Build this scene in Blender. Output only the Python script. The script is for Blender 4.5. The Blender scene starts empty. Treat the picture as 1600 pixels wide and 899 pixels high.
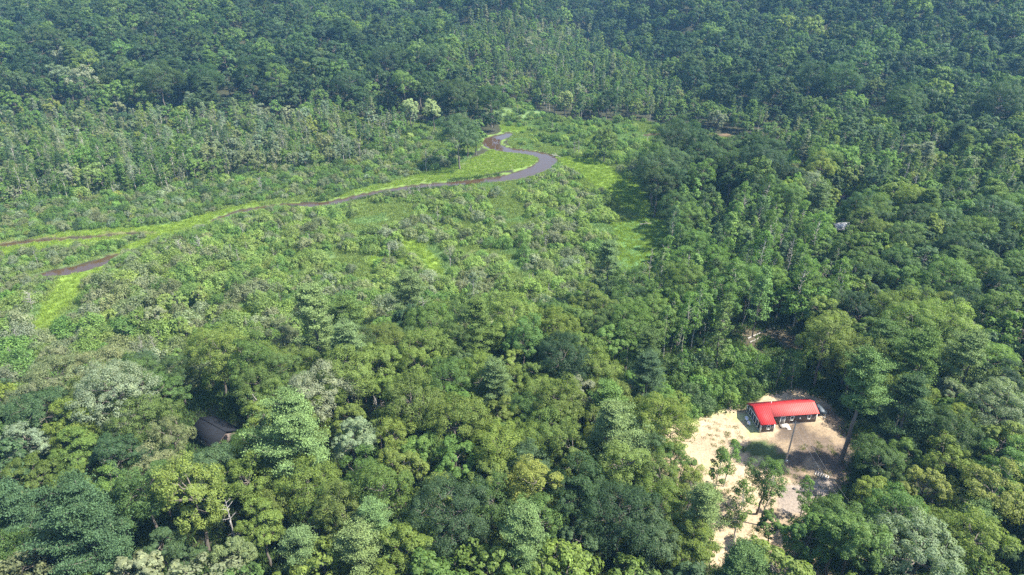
import bpy, math, random
import numpy as np
from mathutils import Vector, Matrix

# ------------------------------------------------------------------ camera, sky, sun, exposure
scene = bpy.context.scene
CAM_H, PITCH, FPX = 100.0, math.radians(28.5), 1067.0
cam_data = bpy.data.cameras.new('camera'); cam = bpy.data.objects.new('camera', cam_data)
scene.collection.objects.link(cam); scene.camera = cam
cam.location = (0, 0, CAM_H); cam.rotation_euler = (math.pi/2 - PITCH, 0, 0)
cam_data.sensor_width = 36.0; cam_data.lens = FPX/1600*36
cam_data.clip_end = 20000; cam_data.clip_start = 0.5

SUN_EL, SUN_AZ = 54.0, 100.0          # azimuth measured clockwise from +Y (the view direction)
world = bpy.data.worlds.new('World'); scene.world = world; world.use_nodes = True
wn = world.node_tree; wn.nodes.clear()
sky = wn.nodes.new('ShaderNodeTexSky'); sky.sky_type = 'NISHITA'; sky.sun_disc = False
sky.sun_elevation = math.radians(SUN_EL); sky.sun_rotation = math.radians(SUN_AZ)
sky.air_density = 1.0; sky.dust_density = 1.0
bg = wn.nodes.new('ShaderNodeBackground'); bg.inputs[1].default_value = 0.12
wo = wn.nodes.new('ShaderNodeOutputWorld')
wn.links.new(sky.outputs[0], bg.inputs[0]); wn.links.new(bg.outputs[0], wo.inputs[0])
sl = bpy.data.lights.new('sun', 'SUN'); sun = bpy.data.objects.new('sun', sl); scene.collection.objects.link(sun)
sl.energy = 5.0; sl.angle = math.radians(0.6); sl.color = (1.0, 0.95, 0.84)
_el, _az = math.radians(SUN_EL), math.radians(SUN_AZ)
_sd = Vector((math.sin(_az)*math.cos(_el), math.cos(_az)*math.cos(_el), math.sin(_el)))
sun.rotation_euler = (-_sd).to_track_quat('-Z', 'Y').to_euler(); sun.location = (200, 0, 300)
scene.view_settings.view_transform = 'Standard'; scene.view_settings.look = 'None'
scene.view_settings.exposure = 1.8; scene.view_settings.gamma = 1.0
scene.view_settings.use_curve_mapping = False
cy = scene.cycles
cy.max_bounces = 5; cy.diffuse_bounces = 3; cy.glossy_bounces = 2; cy.transmission_bounces = 3
cy.transparent_max_bounces = 4; cy.volume_bounces = 0
cy.caustics_reflective = False; cy.caustics_refractive = False
cy.use_denoising = False; cy.denoiser = 'OPENIMAGEDENOISE'; cy.denoising_input_passes = 'RGB_ALBEDO_NORMAL'; cy.denoising_prefilter = 'ACCURATE'
HAZE = 0.00010

rng = np.random.default_rng(11); random.seed(11)
COL = scene.collection

# ------------------------------------------------------------------ projection between the place and the photo
FWD = np.array([0, math.cos(PITCH), -math.sin(PITCH)]); UPV = np.array([0, math.sin(PITCH), math.cos(PITCH)])
def project(x, y, z):
    x = np.asarray(x, float); y = np.asarray(y, float); z = np.asarray(z, float) - CAM_H
    d = y*FWD[1] + z*FWD[2]; u = y*UPV[1] + z*UPV[2]
    d = np.where(d < 1, 1, d)
    return 800 + FPX*x/d, 450 - FPX*u/d
def smooth(t):
    t = np.clip(t, 0, 1); return t*t*(3 - 2*t)
YN = ([-400, -230, -150, -100, -40, 0, 40, 62, 80, 110, 150, 220, 400], [95, 102, 110, 120, 135, 142, 155, 185, 225, 285, 330, 345, 330])
YF = ([-600, -260, -100, -20, 15, 50, 80, 110, 150, 250, 500], [300, 372, 385, 385, 430, 600, 650, 560, 430, 365, 300])
def H(x, y):
    x = np.asarray(x, float); y = np.asarray(y, float)
    marsh = smooth((y - np.interp(x, *YN) + 8)/26)
    h = -4.0*marsh
    hill = smooth((y - np.interp(x, *YF))/300)
    h = h + hill*(36 + 9*np.sin(x*0.021 + 1 + 0.8*np.sin(y*0.008)) + 8*np.sin(y*0.019 + x*0.007))
    h = h + smooth((x - 85)/140)*smooth((330 - y)/120)*5.0
    amp = 0.5*(1 - marsh) + 3.0*hill
    flat = smooth((np.hypot(x - 62, y - 120) - 26)/25)
    h = h + amp*flat*(np.sin(x*0.07 + 0.6)*np.cos(y*0.055) + 0.5*np.sin(x*0.023 - y*0.031))
    return h
def ground_at(px, py, lift=0.0):
    """the spot of ground (or of a surface LIFT above it) seen at a pixel of the 1600 x 899 photo"""
    u = (px - 800)/FPX; v = (450 - py)/FPX
    d = FWD + np.array([1, 0, 0])*u + UPV*v
    lo, hi, t = 20.0, 3000.0, 20.0
    while t < 3000:
        p = np.array([0, 0, CAM_H]) + d*t
        if p[2] < H(p[0], p[1]) + lift: break
        lo = t; t += 4.0
    hi = t
    for _ in range(20):
        m = (lo + hi)/2; p = np.array([0, 0, CAM_H]) + d*m
        if p[2] < H(p[0], p[1]) + lift: hi = m
        else: lo = m
    return float(p[0]), float(p[1])
def inpoly(px, py, poly):
    px = np.asarray(px, float); py = np.asarray(py, float); r = np.zeros(px.shape, bool)
    n = len(poly)
    for i in range(n):
        x0, y0 = poly[i]; x1, y1 = poly[(i+1) % n]
        if y0 == y1: continue
        c = ((y0 > py) != (y1 > py)) & (px < (x1 - x0)*(py - y0)/(y1 - y0) + x0)
        r ^= c
    return r
def nz(x, y, s, seed=0):
    """cheap smooth noise in about -1..1"""
    x = np.asarray(x, float)/s + seed*7.3; y = np.asarray(y, float)/s - seed*3.1
    return (np.sin(x*1.7 + 1.3*np.sin(y*1.1 + seed)) + np.sin(y*1.9 + 1.2*np.sin(x*0.9 - seed*2)) + np.sin((x + y)*1.3 + 2*np.sin((x - y)*0.7)))/3

# outlines of the ground cover, as seen in the photo (1600 x 899)
RIVER = [(330, 346, 2), (365, 333, 2.6), (400, 326, 3), (450, 320, 3.8), (505, 319, 5), (545, 311, 4.8), (590, 301, 4.8), (650, 292, 5.4), (700, 288, 5.5), (750, 283, 6.5), (800, 277, 8.5), (835, 266, 9.5), (856, 252, 9), (848, 243, 8.5), (815, 237, 8), (785, 233, 8), (768, 225, 9), (772, 217, 9), (788, 213, 7), (795, 208, 4)]
OLDCHAN = [(-60, 398, 5), (0, 384, 4), (60, 376, 3), (120, 372, 2.2), (190, 366, 1.6), (235, 364, 1.5)]
POOL = [(60, 430, 3), (85, 426, 5), (120, 420, 6.5), (150, 412, 6), (172, 402, 4), (190, 396, 1)]
SIDECH = [(1010, 212, 3), (1060, 211, 4), (1120, 213, 3.5), (1150, 215, 2)]
SAND = [(1020, 720), (1040, 672), (1080, 652), (1130, 641), (1166, 640), (1170, 628), (1205, 613), (1250, 608), (1288, 620), (1312, 645), (1335, 690), (1330, 740), (1318, 770), (1275, 785), (1245, 820), (1236, 870), (1250, 930), (1225, 900), (1180, 890), (1100, 885), (1092, 800), (1045, 755)]
SAND2 = [(1225, 860), (1290, 850), (1330, 1000), (1230, 1000)]
LITTER = [(1250, 618), (1288, 616), (1320, 650), (1340, 700), (1335, 745), (1318, 785), (1275, 770), (1215, 745), (1190, 715), (1185, 692), (1200, 684), (1215, 668), (1290, 664), (1282, 635)]
GRASS_SHADOW = [(1160, 700), (1175, 686), (1205, 690), (1235, 715), (1225, 728), (1180, 715)]
LOGCLEAR = [(1150, 520), (1200, 505), (1250, 512), (1262, 545), (1225, 560), (1170, 556)]
HOUSE2 = [(300, 640), (350, 622), (390, 640), (380, 680), (345, 720), (300, 690)]
DIRT3 = [(1110, 338), (1150, 338), (1170, 350), (1160, 358), (1120, 348)]
YARD3 = [(1290, 318), (1330, 308), (1360, 318), (1355, 340), (1340, 372), (1290, 372)]
BRIGHT = [[(35, 535), (60, 490), (88, 442), (100, 427), (165, 408), (168, 425), (125, 455), (95, 490), (70, 525)],
          [(180, 392), (240, 366), (300, 345), (350, 330), (352, 342), (300, 362), (240, 382), (190, 402)],
          [(868, 245), (930, 248), (1000, 290), (1020, 320), (1010, 345), (965, 320), (920, 285), (880, 262)],
          [(955, 350), (1005, 340), (1050, 345), (1040, 380), (1000, 425), (950, 440), (965, 395)],
          [(580, 385), (655, 375), (690, 410), (720, 440), (640, 432), (575, 420)],
          [(500, 318), (620, 292), (740, 278), (835, 258), (845, 246), (770, 234), (720, 256), (650, 275), (560, 296)],
          [(345, 450), (420, 500), (400, 520), (340, 480)],
          [(780, 196), (830, 200), (820, 208), (785, 208)], [(990, 218), (1100, 214), (1100, 224), (1010, 226)],
          [(400, 316), (330, 333), (300, 340), (420, 326)],
          [(0, 385), (100, 362), (260, 352), (330, 332), (350, 338), (200, 376), (120, 385), (0, 402)]]
MARSH = [(-300, 400), (0, 385), (200, 372), (350, 335), (500, 322), (700, 295), (800, 283), (868, 248), (1000, 260), (1010, 345), (1050, 345), (1025, 480), (960, 520), (800, 545), (640, 545), (520, 560), (420, 600), (250, 625), (120, 645), (0, 665), (-300, 700)]
MARSHFAR = [(790, 214), (770, 175), (800, 160), (900, 190), (1010, 190), (1180, 222), (1290, 290), (1180, 300), (1080, 250), (1010, 290), (940, 250), (865, 246), (845, 238), (800, 232)]
SWAMPL = [(-500, 230), (0, 205), (100, 180), (300, 190), (560, 185), (680, 190), (765, 215), (740, 240), (720, 258), (650, 275), (560, 298), (450, 322), (300, 350), (100, 378), (-500, 450)]
SWAMPR = [(760, 205), (690, 60), (760, 30), (900, 60), (1000, 110), (1120, 190), (1300, 240), (1600, 290), (2100, 330), (2100, 420), (1600, 372), (1400, 330), (1250, 260), (1150, 222), (1000, 190), (900, 190), (800, 165)]
CLUMP = [(1000, 300), (1040, 262), (1100, 250), (1190, 285), (1205, 320), (1165, 345), (1090, 340), (1020, 345)]
SLENDER = [(1010, 420), (1060, 350), (1180, 355), (1300, 380), (1310, 470), (1290, 540), (1150, 530), (1080, 590), (990, 560)]
YOUNG = [(1000, 640), (1040, 580), (1150, 560), (1280, 565), (1285, 600), (1240, 606), (1170, 625), (1130, 638), (1030, 662)]

def poly_world(pts):
    out = []
    for px, py, w in pts:
        x, y = ground_at(px, py); out.append((x, y, w))
    res = []
    for i in range(len(out) - 1):
        p0 = out[max(i-1, 0)]; p1 = out[i]; p2 = out[i+1]; p3 = out[min(i+2, len(out)-1)]
        for k in range(8):
            t = k/8
            res.append(tuple(0.5*((2*p1[j]) + (-p0[j] + p2[j])*t + (2*p0[j] - 5*p1[j] + 4*p2[j] - p3[j])*t*t + (-p0[j] + 3*p1[j] - 3*p2[j] + p3[j])*t**3) for j in range(3)))
    res.append(out[-1])
    return np.array(res)
CHANNELS = [poly_world(RIVER), poly_world(OLDCHAN), poly_world(POOL), poly_world(SIDECH)]
def chan_dist(x, y):
    """distance past the bank (negative inside the water) for the nearest channel, and its index"""
    best = np.full(np.shape(x), 1e9); idx = np.zeros(np.shape(x), int)
    for ci, ch in enumerate(CHANNELS):
        for i in range(len(ch) - 1):
            ax, ay, aw = ch[i]; bx, by, bw = ch[i+1]
            dx, dy = bx - ax, by - ay; L = dx*dx + dy*dy + 1e-9
            t = np.clip(((x - ax)*dx + (y - ay)*dy)/L, 0, 1)
            d = np.hypot(x - ax - t*dx, y - ay - t*dy) - (aw + t*(bw - aw))/2
            m = d < best; best = np.where(m, d, best); idx = np.where(m, ci, idx)
    return best, idx

# ------------------------------------------------------------------ helpers
def mesh_of(name, V, F, mats=(), smooth_=False, mi=None):
    """V (n,3) float, F (m,4) or (m,3) int array or list of arrays"""
    me = bpy.data.meshes.new(name)
    V = np.ascontiguousarray(V, dtype=np.float32)
    Fs = F if isinstance(F, list) else [F]
    Fs = [f for f in Fs if len(f)]
    loops = np.concatenate([f.ravel() for f in Fs]).astype(np.int32)
    sizes = np.concatenate([np.full(len(f), f.shape[1]) for f in Fs]).astype(np.int32)
    starts = np.concatenate([[0], np.cumsum(sizes)[:-1]]).astype(np.int32)
    me.vertices.add(len(V)); me.vertices.foreach_set('co', V.ravel())
    me.loops.add(len(loops)); me.loops.foreach_set('vertex_index', loops)
    me.polygons.add(len(sizes)); me.polygons.foreach_set('loop_start', starts); me.polygons.foreach_set('loop_total', sizes)
    for m in mats: me.materials.append(m)
    if mi is not None: me.polygons.foreach_set('material_index', np.asarray(mi, np.int32))
    me.update(calc_edges=True)
    if smooth_: me.polygons.foreach_set('use_smooth', np.ones(len(sizes), bool))
    return me
def link(name, me, parent=None):
    o = bpy.data.objects.new(name, me); COL.objects.link(o)
    if parent is not None: o.parent = parent
    return o
def tag(o, label=None, cat=None, group=None, kind=None):
    if label: o['label'] = label
    if cat: o['category'] = cat
    if group: o['group'] = group
    if kind: o['kind'] = kind
    return o
def empty(name, loc=(0, 0, 0), rz=0):
    o = bpy.data.objects.new(name, None); COL.objects.link(o)
    o.location = loc; o.rotation_euler = (0, 0, rz); o.empty_display_size = 0.3
    return o
def nodes(name):
    m = bpy.data.materials.new(name); m.use_nodes = True
    nt = m.node_tree; b = nt.nodes['Principled BSDF']; return m, nt, b
def flat(name, col, rough=0.6, var=0.12, scale=3.0, metallic=0.0, spec=0.5):
    m, nt, b = nodes(name)
    tc = nt.nodes.new('ShaderNodeTexCoord'); no = nt.nodes.new('ShaderNodeTexNoise'); no.inputs['Scale'].default_value = scale
    no.inputs['Detail'].default_value = 5
    hs = nt.nodes.new('ShaderNodeMapRange'); hs.inputs[3].default_value = 1 - var; hs.inputs[4].default_value = 1 + var
    mu = nt.nodes.new('ShaderNodeMix'); mu.data_type = 'RGBA'; mu.blend_type = 'MULTIPLY'; mu.inputs[0].default_value = 1
    mu.inputs[6].default_value = (*col, 1)
    nt.links.new(tc.outputs['Object'], no.inputs['Vector']); nt.links.new(no.outputs[0], hs.inputs[0])
    nt.links.new(hs.outputs[0], mu.inputs[7]); nt.links.new(mu.outputs[2], b.inputs['Base Color'])
    b.inputs['Roughness'].default_value = rough; b.inputs['Metallic'].default_value = metallic
    b.inputs['Specular IOR Level'].default_value = spec
    return m

def foliage_mat(name, rough=0.5, trans=0.40, isl=0.28, yellow=0.06):
    m, nt, b = nodes(name); L = nt.links
    at = nt.nodes.new('ShaderNodeAttribute'); at.attribute_type = 'INSTANCER'; at.attribute_name = 'tint'
    geo = nt.nodes.new('ShaderNodeNewGeometry')
    mr = nt.nodes.new('ShaderNodeMapRange'); mr.inputs[3].default_value = 1 - isl; mr.inputs[4].default_value = 1 + isl
    L.new(geo.outputs['Random Per Island'], mr.inputs[0])
    tc = nt.nodes.new('ShaderNodeTexCoord'); no = nt.nodes.new('ShaderNodeTexNoise'); no.inputs['Scale'].default_value = 0.45; no.inputs['Detail'].default_value = 3
    L.new(tc.outputs['Object'], no.inputs['Vector'])
    n2 = nt.nodes.new('ShaderNodeMapRange'); n2.inputs[1].default_value = 0.3; n2.inputs[2].default_value = 0.7
    n2.inputs[3].default_value = 0.82; n2.inputs[4].default_value = 1.2
    L.new(no.outputs[0], n2.inputs[0])
    ml = nt.nodes.new('ShaderNodeMath'); ml.operation = 'MULTIPLY'; L.new(mr.outputs[0], ml.inputs[0]); L.new(n2.outputs[0], ml.inputs[1])
    v = nt.nodes.new('ShaderNodeVectorMath'); v.operation = 'SCALE'; L.new(at.outputs['Color'], v.inputs[0]); L.new(ml.outputs[0], v.inputs['Scale'])
    # some sprays a little yellower than the rest
    yr = nt.nodes.new('ShaderNodeMapRange'); yr.inputs[1].default_value = 0.45; yr.inputs[2].default_value = 0.75; yr.inputs[3].default_value = 0; yr.inputs[4].default_value = yellow*6
    n3 = nt.nodes.new('ShaderNodeTexNoise'); n3.inputs['Scale'].default_value = 0.9; L.new(tc.outputs['Object'], n3.inputs['Vector']); L.new(n3.outputs[0], yr.inputs[0])
    mx = nt.nodes.new('ShaderNodeMix'); mx.data_type = 'RGBA'; mx.blend_type = 'MULTIPLY'; L.new(yr.outputs[0], mx.inputs[0]); L.new(v.outputs[0], mx.inputs[6]); mx.inputs[7].default_value = (1.35, 1.12, 0.7, 1)
    L.new(mx.outputs[2], b.inputs['Base Color']); b.inputs['Roughness'].default_value = rough
    b.inputs['Specular IOR Level'].default_value = 0.12
    tr = nt.nodes.new('ShaderNodeBsdfTranslucent')
    tcol = nt.nodes.new('ShaderNodeVectorMath'); tcol.operation = 'MULTIPLY'; L.new(mx.outputs[2], tcol.inputs[0]); tcol.inputs[1].default_value = (1.6, 1.75, 0.7)
    L.new(tcol.outputs[0], tr.inputs['Color'])
    ms = nt.nodes.new('ShaderNodeMixShader'); ms.inputs[0].default_value = trans
    L.new(b.outputs[0], ms.inputs[1]); L.new(tr.outputs[0], ms.inputs[2])
    L.new(ms.outputs[0], nt.nodes['Material Output'].inputs['Surface'])
    return m
M = {}
M['leaf'] = foliage_mat('broad leaves')
M['needle'] = foliage_mat('pine needles', rough=0.6, trans=0.15, isl=0.22, yellow=0.04)
M['grassblade'] = foliage_mat('marsh grass blades', rough=0.7, trans=0.3, isl=0.25, yellow=0.1)
M['bark'] = flat('grey brown bark', (0.10, 0.085, 0.07), 0.9, 0.4, 4)
M['palebark'] = flat('pale bark', (0.34, 0.31, 0.27), 0.85, 0.35, 3)
M['dead'] = flat('weathered dead wood', (0.24, 0.22, 0.20), 0.9, 0.3, 3)

def tube(P, R, sides=6):
    P = np.asarray(P, float); n = len(P)
    T = np.gradient(P, axis=0); T /= np.linalg.norm(T, axis=1)[:, None] + 1e-9
    ref = np.where(np.abs(T[:, 2:3]) > 0.9, [[1., 0, 0]], [[0, 0, 1.]])
    A = np.cross(T, ref); A /= np.linalg.norm(A, axis=1)[:, None] + 1e-9
    B = np.cross(T, A); a = np.arange(sides)*2*math.pi/sides
    V = (P[:, None] + (A[:, None]*np.cos(a)[None, :, None] + B[:, None]*np.sin(a)[None, :, None])*np.asarray(R)[:, None, None]).reshape(-1, 3)
    F = []
    for i in range(n-1):
        for k in range(sides):
            k2 = (k+1) % sides
            F.append((i*sides+k, i*sides+k2, (i+1)*sides+k2, (i+1)*sides+k))
    return V, np.array(F, int)
def join(parts):
    Vs, Fs, o = [], [], 0
    for V, F in parts:
        Vs.append(V); Fs.append(np.asarray(F) + o); o += len(V)
    return np.concatenate(Vs), np.concatenate(Fs)
def unit(v): return v/(np.linalg.norm(v, axis=-1, keepdims=True) + 1e-9)
def sprays(P, N, s, r, aspect=0.6):
    """one four-cornered leaf spray at each point, facing along N"""
    n = len(P); N = unit(N); T = unit(np.cross(N, r.normal(size=(n, 3)))); B = np.cross(N, T)
    s = (s*r.uniform(0.65, 1.35, n))[:, None]
    fold = N*s*0.25
    V = np.stack([P + T*s, P + B*s*aspect + fold, P - T*s*0.9, P - B*s*aspect + fold], 1).reshape(-1, 3)
    F = np.arange(4*n).reshape(n, 4)
    return V, F
def branch(a, b, r0, r1, r, sag=0.0, n=5, sides=5, wob=0.06):
    a = np.array(a, float); b = np.array(b, float); L = np.linalg.norm(b - a)
    t = np.linspace(0, 1, n)[:, None]; P = a + (b - a)*t
    P = P + r.normal(size=(n, 3))*wob*L*np.sin(t*math.pi)*0.5
    P[:, 2] += (sag*L*np.sin(t*math.pi))[:, 0]
    return tube(P, np.linspace(r0, r1, n), sides)

# ------------------------------------------------------------------ plant shapes (each returns woody mesh, leaf mesh arrays)
def broadleaf(seed, R=6.0, Ht=17.0, boughs=13, lobes=13, per=112, ls=0.138, crownh=0.62, bare=0.0, wide=1.0, droop=0.0):
    r = np.random.default_rng(seed)
    cz = Ht*(1 - crownh/2); hz = Ht*crownh/2
    wood = []; P = []; N = []
    top = np.array([r.normal()*0.3, r.normal()*0.3, Ht*0.72])
    t = np.linspace(0, 1, 7)[:, None]; path = t*top; path[:, :2] += r.normal(size=(7, 2))*0.15
    wood.append(tube(path, np.linspace(0.027*Ht*0.75, 0.07, 7), 7))
    ga = math.pi*(3 - 5**0.5); off = r.uniform(0, 6)
    for i in range(boughs):
        c = 1 - (i + 0.5)/boughs*1.45
        a = off + i*ga + r.normal()*0.25; s = math.sqrt(max(0, 1 - c*c))
        rad = r.uniform(0.5, 0.78)
        C = np.array([math.cos(a)*s*R*rad*wide, math.sin(a)*s*R*rad, cz + c*hz*rad])
        C[2] += r.normal()*0.04*Ht
        br = R*r.uniform(0.30, 0.46)
        st = path[int(np.clip(3 + (C[2]-Ht*0.35)/(Ht*0.4)*3, 2, 6))]
        wood.append(branch(st, C + np.array([0, 0, -0.2*br]), 0.13, 0.05, r, 0.05, 6, 5))
        for _ in range(3):
            e = C + unit(r.normal(size=3) + [0, 0, 0.5])*br*0.9
            wood.append(branch(C, e, 0.05, 0.02, r, 0, 4, 4))
        out = unit(C - np.array([0, 0, cz - 0.25*hz]))
        for j in range(lobes):
            d = unit(r.normal(size=3)*0.9 + out*0.75 + [0, 0, 0.25 - droop])
            lc = C + d*br*r.uniform(0.65, 1.05); lr = br*r.uniform(0.26, 0.46)
            k = int(per*r.uniform(0.6, 1.3))
            q = unit(r.normal(size=(k, 3)) + d*0.35 + [0, 0, 0.3])
            keep = r.uniform(size=k) > bare
            q = q[keep]; k = len(q)
            P.append(lc + q*np.array([1, 1, 0.75])*lr*r.uniform(0.75, 1.08, (k, 1)))
            N.append(q*1.0 + out*0.4 + [0, 0, 0.3] + r.normal(size=(k, 3))*0.33)
    P = np.concatenate(P); N = np.concatenate(N)
    return join(wood), sprays(P, N, ls, r)

def pine(seed, Ht=24.0, R=5.2, lean=(0, 0), sweep=(0, 0), base=0.30, per=150, ls=0.17, whorl=1.6, dead=True):
    r = np.random.default_rng(seed); wood = []; P = []; N = []
    n = 12; t = np.linspace(0, 1, n); path = np.zeros((n, 3)); path[:, 2] = t*Ht
    path[:, 0] = lean[0]*t**1.6*Ht + r.normal(size=n)*0.06; path[:, 1] = lean[1]*t**1.6*Ht
    wood.append(tube(path, 0.018*Ht*(1 - t*0.93), 8))
    def at(z): return np.array([np.interp(z, path[:, 2], path[:, k]) for k in range(3)])
    z = Ht*base
    if dead:
        for _ in range(7):
            zz = r.uniform(Ht*0.12, Ht*(base+0.12)); a = r.uniform(0, 6.28); L = r.uniform(0.8, 2.8)
            p = at(zz); wood.append(branch(p, p + [math.cos(a)*L, math.sin(a)*L, r.uniform(-0.3, 0.4)], 0.05, 0.012, r, 0, 4, 4))
    while z < Ht*0.97:
        f = (z - Ht*base)/(Ht*(1-base))
        Lm = R*(min(1, 0.55 + f*2.0))*(1 - f**2.2)*0.95 + 0.6
        nb = r.integers(4, 7) if f < 0.85 else 3
        a0 = r.uniform(0, 6.28)
        for k in range(nb):
            if r.uniform() < 0.13: continue
            a = a0 + k*6.283/nb + r.normal()*0.25
            L = Lm*r.uniform(0.55, 1.12)
            d = np.array([math.cos(a), math.sin(a), 0.0])
            d = d + np.array([sweep[0], sweep[1], 0])*(0.6 + f)
            p0 = at(z + r.normal()*0.2); rise = 0.10 + 0.55*f
            m = 7; tt = np.linspace(0, 1, m)[:, None]
            bp = p0 + d*L*tt + np.array([0, 0, 1.0])*L*(rise*tt + 0.22*tt**2.5 - 0.12*np.sin(tt*3.14)) + np.array([sweep[0], sweep[1], 0])*L*tt**2*0.5
            wood.append(tube(bp, np.linspace(0.055 + 0.01*L, 0.015, m), 4))
            npad = max(2, int(L*1.5))
            for q in range(npad):
                u = 0.32 + 0.68*(q + r.uniform(0, 1))/npad
                c = np.array([np.interp(u, tt[:, 0], bp[:, j]) for j in range(3)])
                side = np.cross(unit(d), [0, 0, 1.0]); wdt = L*0.22*(1.15 - u*0.55)
                c = c + side*r.uniform(-1, 1)*wdt + [0, 0, r.uniform(0, 0.15)]
                k2 = int(per/ max(3, npad) * r.uniform(0.7, 1.3)) + 8
                off = r.normal(size=(k2, 3))*np.array([0.55, 0.55, 0.10]); off[:, 2] += 0.22*(off[:, 0]**2 + off[:, 1]**2)*0.5
                P.append(c + off)
                N.append(np.array([0, 0, 0.9]) + d*0.35 + r.normal(size=(k2, 3))*0.7)
        z += whorl*r.uniform(0.7, 1.25)*(1.0 if f < 0.7 else 0.65)
    P = np.concatenate(P); N = np.concatenate(N)
    return join(wood), sprays(P, N, ls, r, 0.4)

def slender(seed, Ht=16.0, R=2.0, base=0.3, nl=46, per=60, ls=0.17, conif=False):
    r = np.random.default_rng(seed); wood = []; P = []; N = []
    n = 9; t = np.linspace(0, 1, n); path = np.zeros((n, 3)); path[:, 2] = t*Ht
    path[:, :2] = np.cumsum(r.normal(size=(n, 2))*0.14, 0)
    wood.append(tube(path, 0.0105*Ht*(1 - t*0.88), 6))
    for i in range(nl):
        f = (i + r.uniform())/nl; z = Ht*(base + (1-base)*f)
        rr = R*((1 - f)**0.8*0.95 + 0.12) if conif else R*(math.sin(math.pi*min(1, 0.12 + f*0.9))**0.6*0.9 + 0.1)
        a = r.uniform(0, 6.28); L = rr*r.uniform(0.35, 1.0)
        p0 = np.array([np.interp(z, path[:, 2], path[:, k]) for k in range(3)])
        e = p0 + [math.cos(a)*L, math.sin(a)*L, (-0.15 if conif else 0.45)*L]
        wood.append(branch(p0 - [0, 0, 0.2], e, 0.035, 0.012, r, 0, 3, 3))
        k = int(per*r.uniform(0.5, 1.3)); lr = (0.30 + 0.22*R)*r.uniform(0.6, 1.15)
        q = unit(r.normal(size=(k, 3)) + [0, 0, 0.3]); P.append(e + q*np.array([1, 1, 0.35 if conif else 0.8])*lr*r.uniform(0.5, 1.05, (k, 1)))
        N.append(q*0.7 + [math.cos(a)*0.3, math.sin(a)*0.3, 0.45] + r.normal(size=(k, 3))*0.5)
    P = np.concatenate(P); N = np.concatenate(N)
    return join(wood), sprays(P, N, ls, r, 0.4 if conif else 0.6)

def shrub(seed, R=1.9, Ht=2.6, stems=26, per=36, ls=0.15, up=0.55):
    r = np.random.default_rng(seed); wood = []; P = []; N = []
    for i in range(stems):
        a = r.uniform(0, 6.28); s = math.sqrt(r.uniform(0, 1))
        h = Ht*(1 - 0.55*s**2)*r.uniform(0.75, 1.12)
        e = np.array([math.cos(a)*s*R, math.sin(a)*s*R, h])
        b = np.array([e[0]*0.25, e[1]*0.25, 0]); wood.append(branch(b, e, 0.03, 0.01, r, 0.03, 3, 3))
        k = int(per*1.7*r.uniform(0.6, 1.3)); lr = R*r.uniform(0.24, 0.38)
        q = unit(r.normal(size=(k, 3)) + [0, 0, 0.4])
        P.append(e - [0, 0, lr*0.5] + q*np.array([1, 1, 1 + up])*lr*r.uniform(0.75, 1.05, (k, 1)))
        N.append(q*1.0 + np.array([e[0], e[1], 0.8])*0.3/R + r.normal(size=(k, 3))*0.26)
    P = np.concatenate(P); N = np.concatenate(N); P[:, 2] = np.maximum(P[:, 2], 0.05)
    return join(wood), sprays(P, N, ls, r)

def snag(seed, Ht=14.0, nb=22, spread=2.6):
    r = np.random.default_rng(seed); wood = []
    n = 9; t = np.linspace(0, 1, n); path = np.zeros((n, 3)); path[:, 2] = t*Ht; path[:, :2] = np.cumsum(r.normal(size=(n, 2))*0.16, 0)
    wood.append(tube(path, 0.013*Ht*(1 - t*0.9) + 0.015, 6)); br = []
    for i in range(nb):
        f = r.uniform(0.28, 0.98); z = f*Ht; a = r.uniform(0, 6.28); L = spread*(1.1 - f*0.6)*r.uniform(0.4, 1.1)
        p0 = np.array([np.interp(z, path[:, 2], path[:, k]) for k in range(3)])
        e = p0 + [math.cos(a)*L, math.sin(a)*L, L*r.uniform(0.2, 0.9)]
        br.append(branch(p0, e, 0.06, 0.02, r, 0, 5, 4, 0.0))
        for _ in range(3):
            q = p0 + (e - p0)*r.uniform(0.35, 0.9); br.append(branch(q, q + unit(r.normal(size=3) + [0, 0, 0.6])*L*0.4, 0.03, 0.012, r, 0, 3, 3))
    return join(wood), join(br)

# ------------------------------------------------------------------ ground: one sheet to the horizon
def axis(lo, hi, step, far):
    a = list(np.arange(lo, hi + 1e-6, step)); d = step
    L = [lo]; 
    while L[-1] > -far: d *= 1.16; L.append(L[-1] - d)
    d = step; Rr = [hi]
    while Rr[-1] < far: d *= 1.16; Rr.append(Rr[-1] + d)
    return np.array(L[:0:-1] + a + Rr[1:])
gx = axis(-260, 260, 1.3, 5000); gy = axis(45, 430, 1.3, 5000)
GX, GY = np.meshgrid(gx, gy); GX = GX.ravel(); GY = GY.ravel(); GZ = H(GX, GY)
near = (GX > -300) & (GX < 300) & (GY > 45) & (GY < 500)
cd = np.full(GX.shape, 1e9); ci = np.zeros(GX.shape, int)
cd[near], ci[near] = chan_dist(GX[near], GY[near])
wob = 0.8*nz(GX, GY, 3.0, 2)
GZ = GZ - 0.9*smooth((0.8 - cd - wob*0.6)/2.2)
PX, PY = project(GX, GY, GZ)
jx = 5*nz(GX, GY, 4.0, 1)*140/np.maximum(60, GY); jy = 4*nz(GX, GY, 4.0, 5)*140/np.maximum(60, GY)
QX, QY = PX + jx*1.3, PY + jy*1.3
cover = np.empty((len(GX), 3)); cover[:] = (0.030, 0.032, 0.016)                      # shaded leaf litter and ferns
def paint(mask, col, var=0.0, s=5.0, seed=0):
    c = np.array(col)[None]*(1 + var*nz(GX[mask], GY[mask], s, seed)[:, None]) if var else np.array(col)
    cover[mask] = c
m = near & (inpoly(QX, QY, MARSH) | inpoly(QX, QY, MARSHFAR) | inpoly(QX, QY, SWAMPL))
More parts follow.
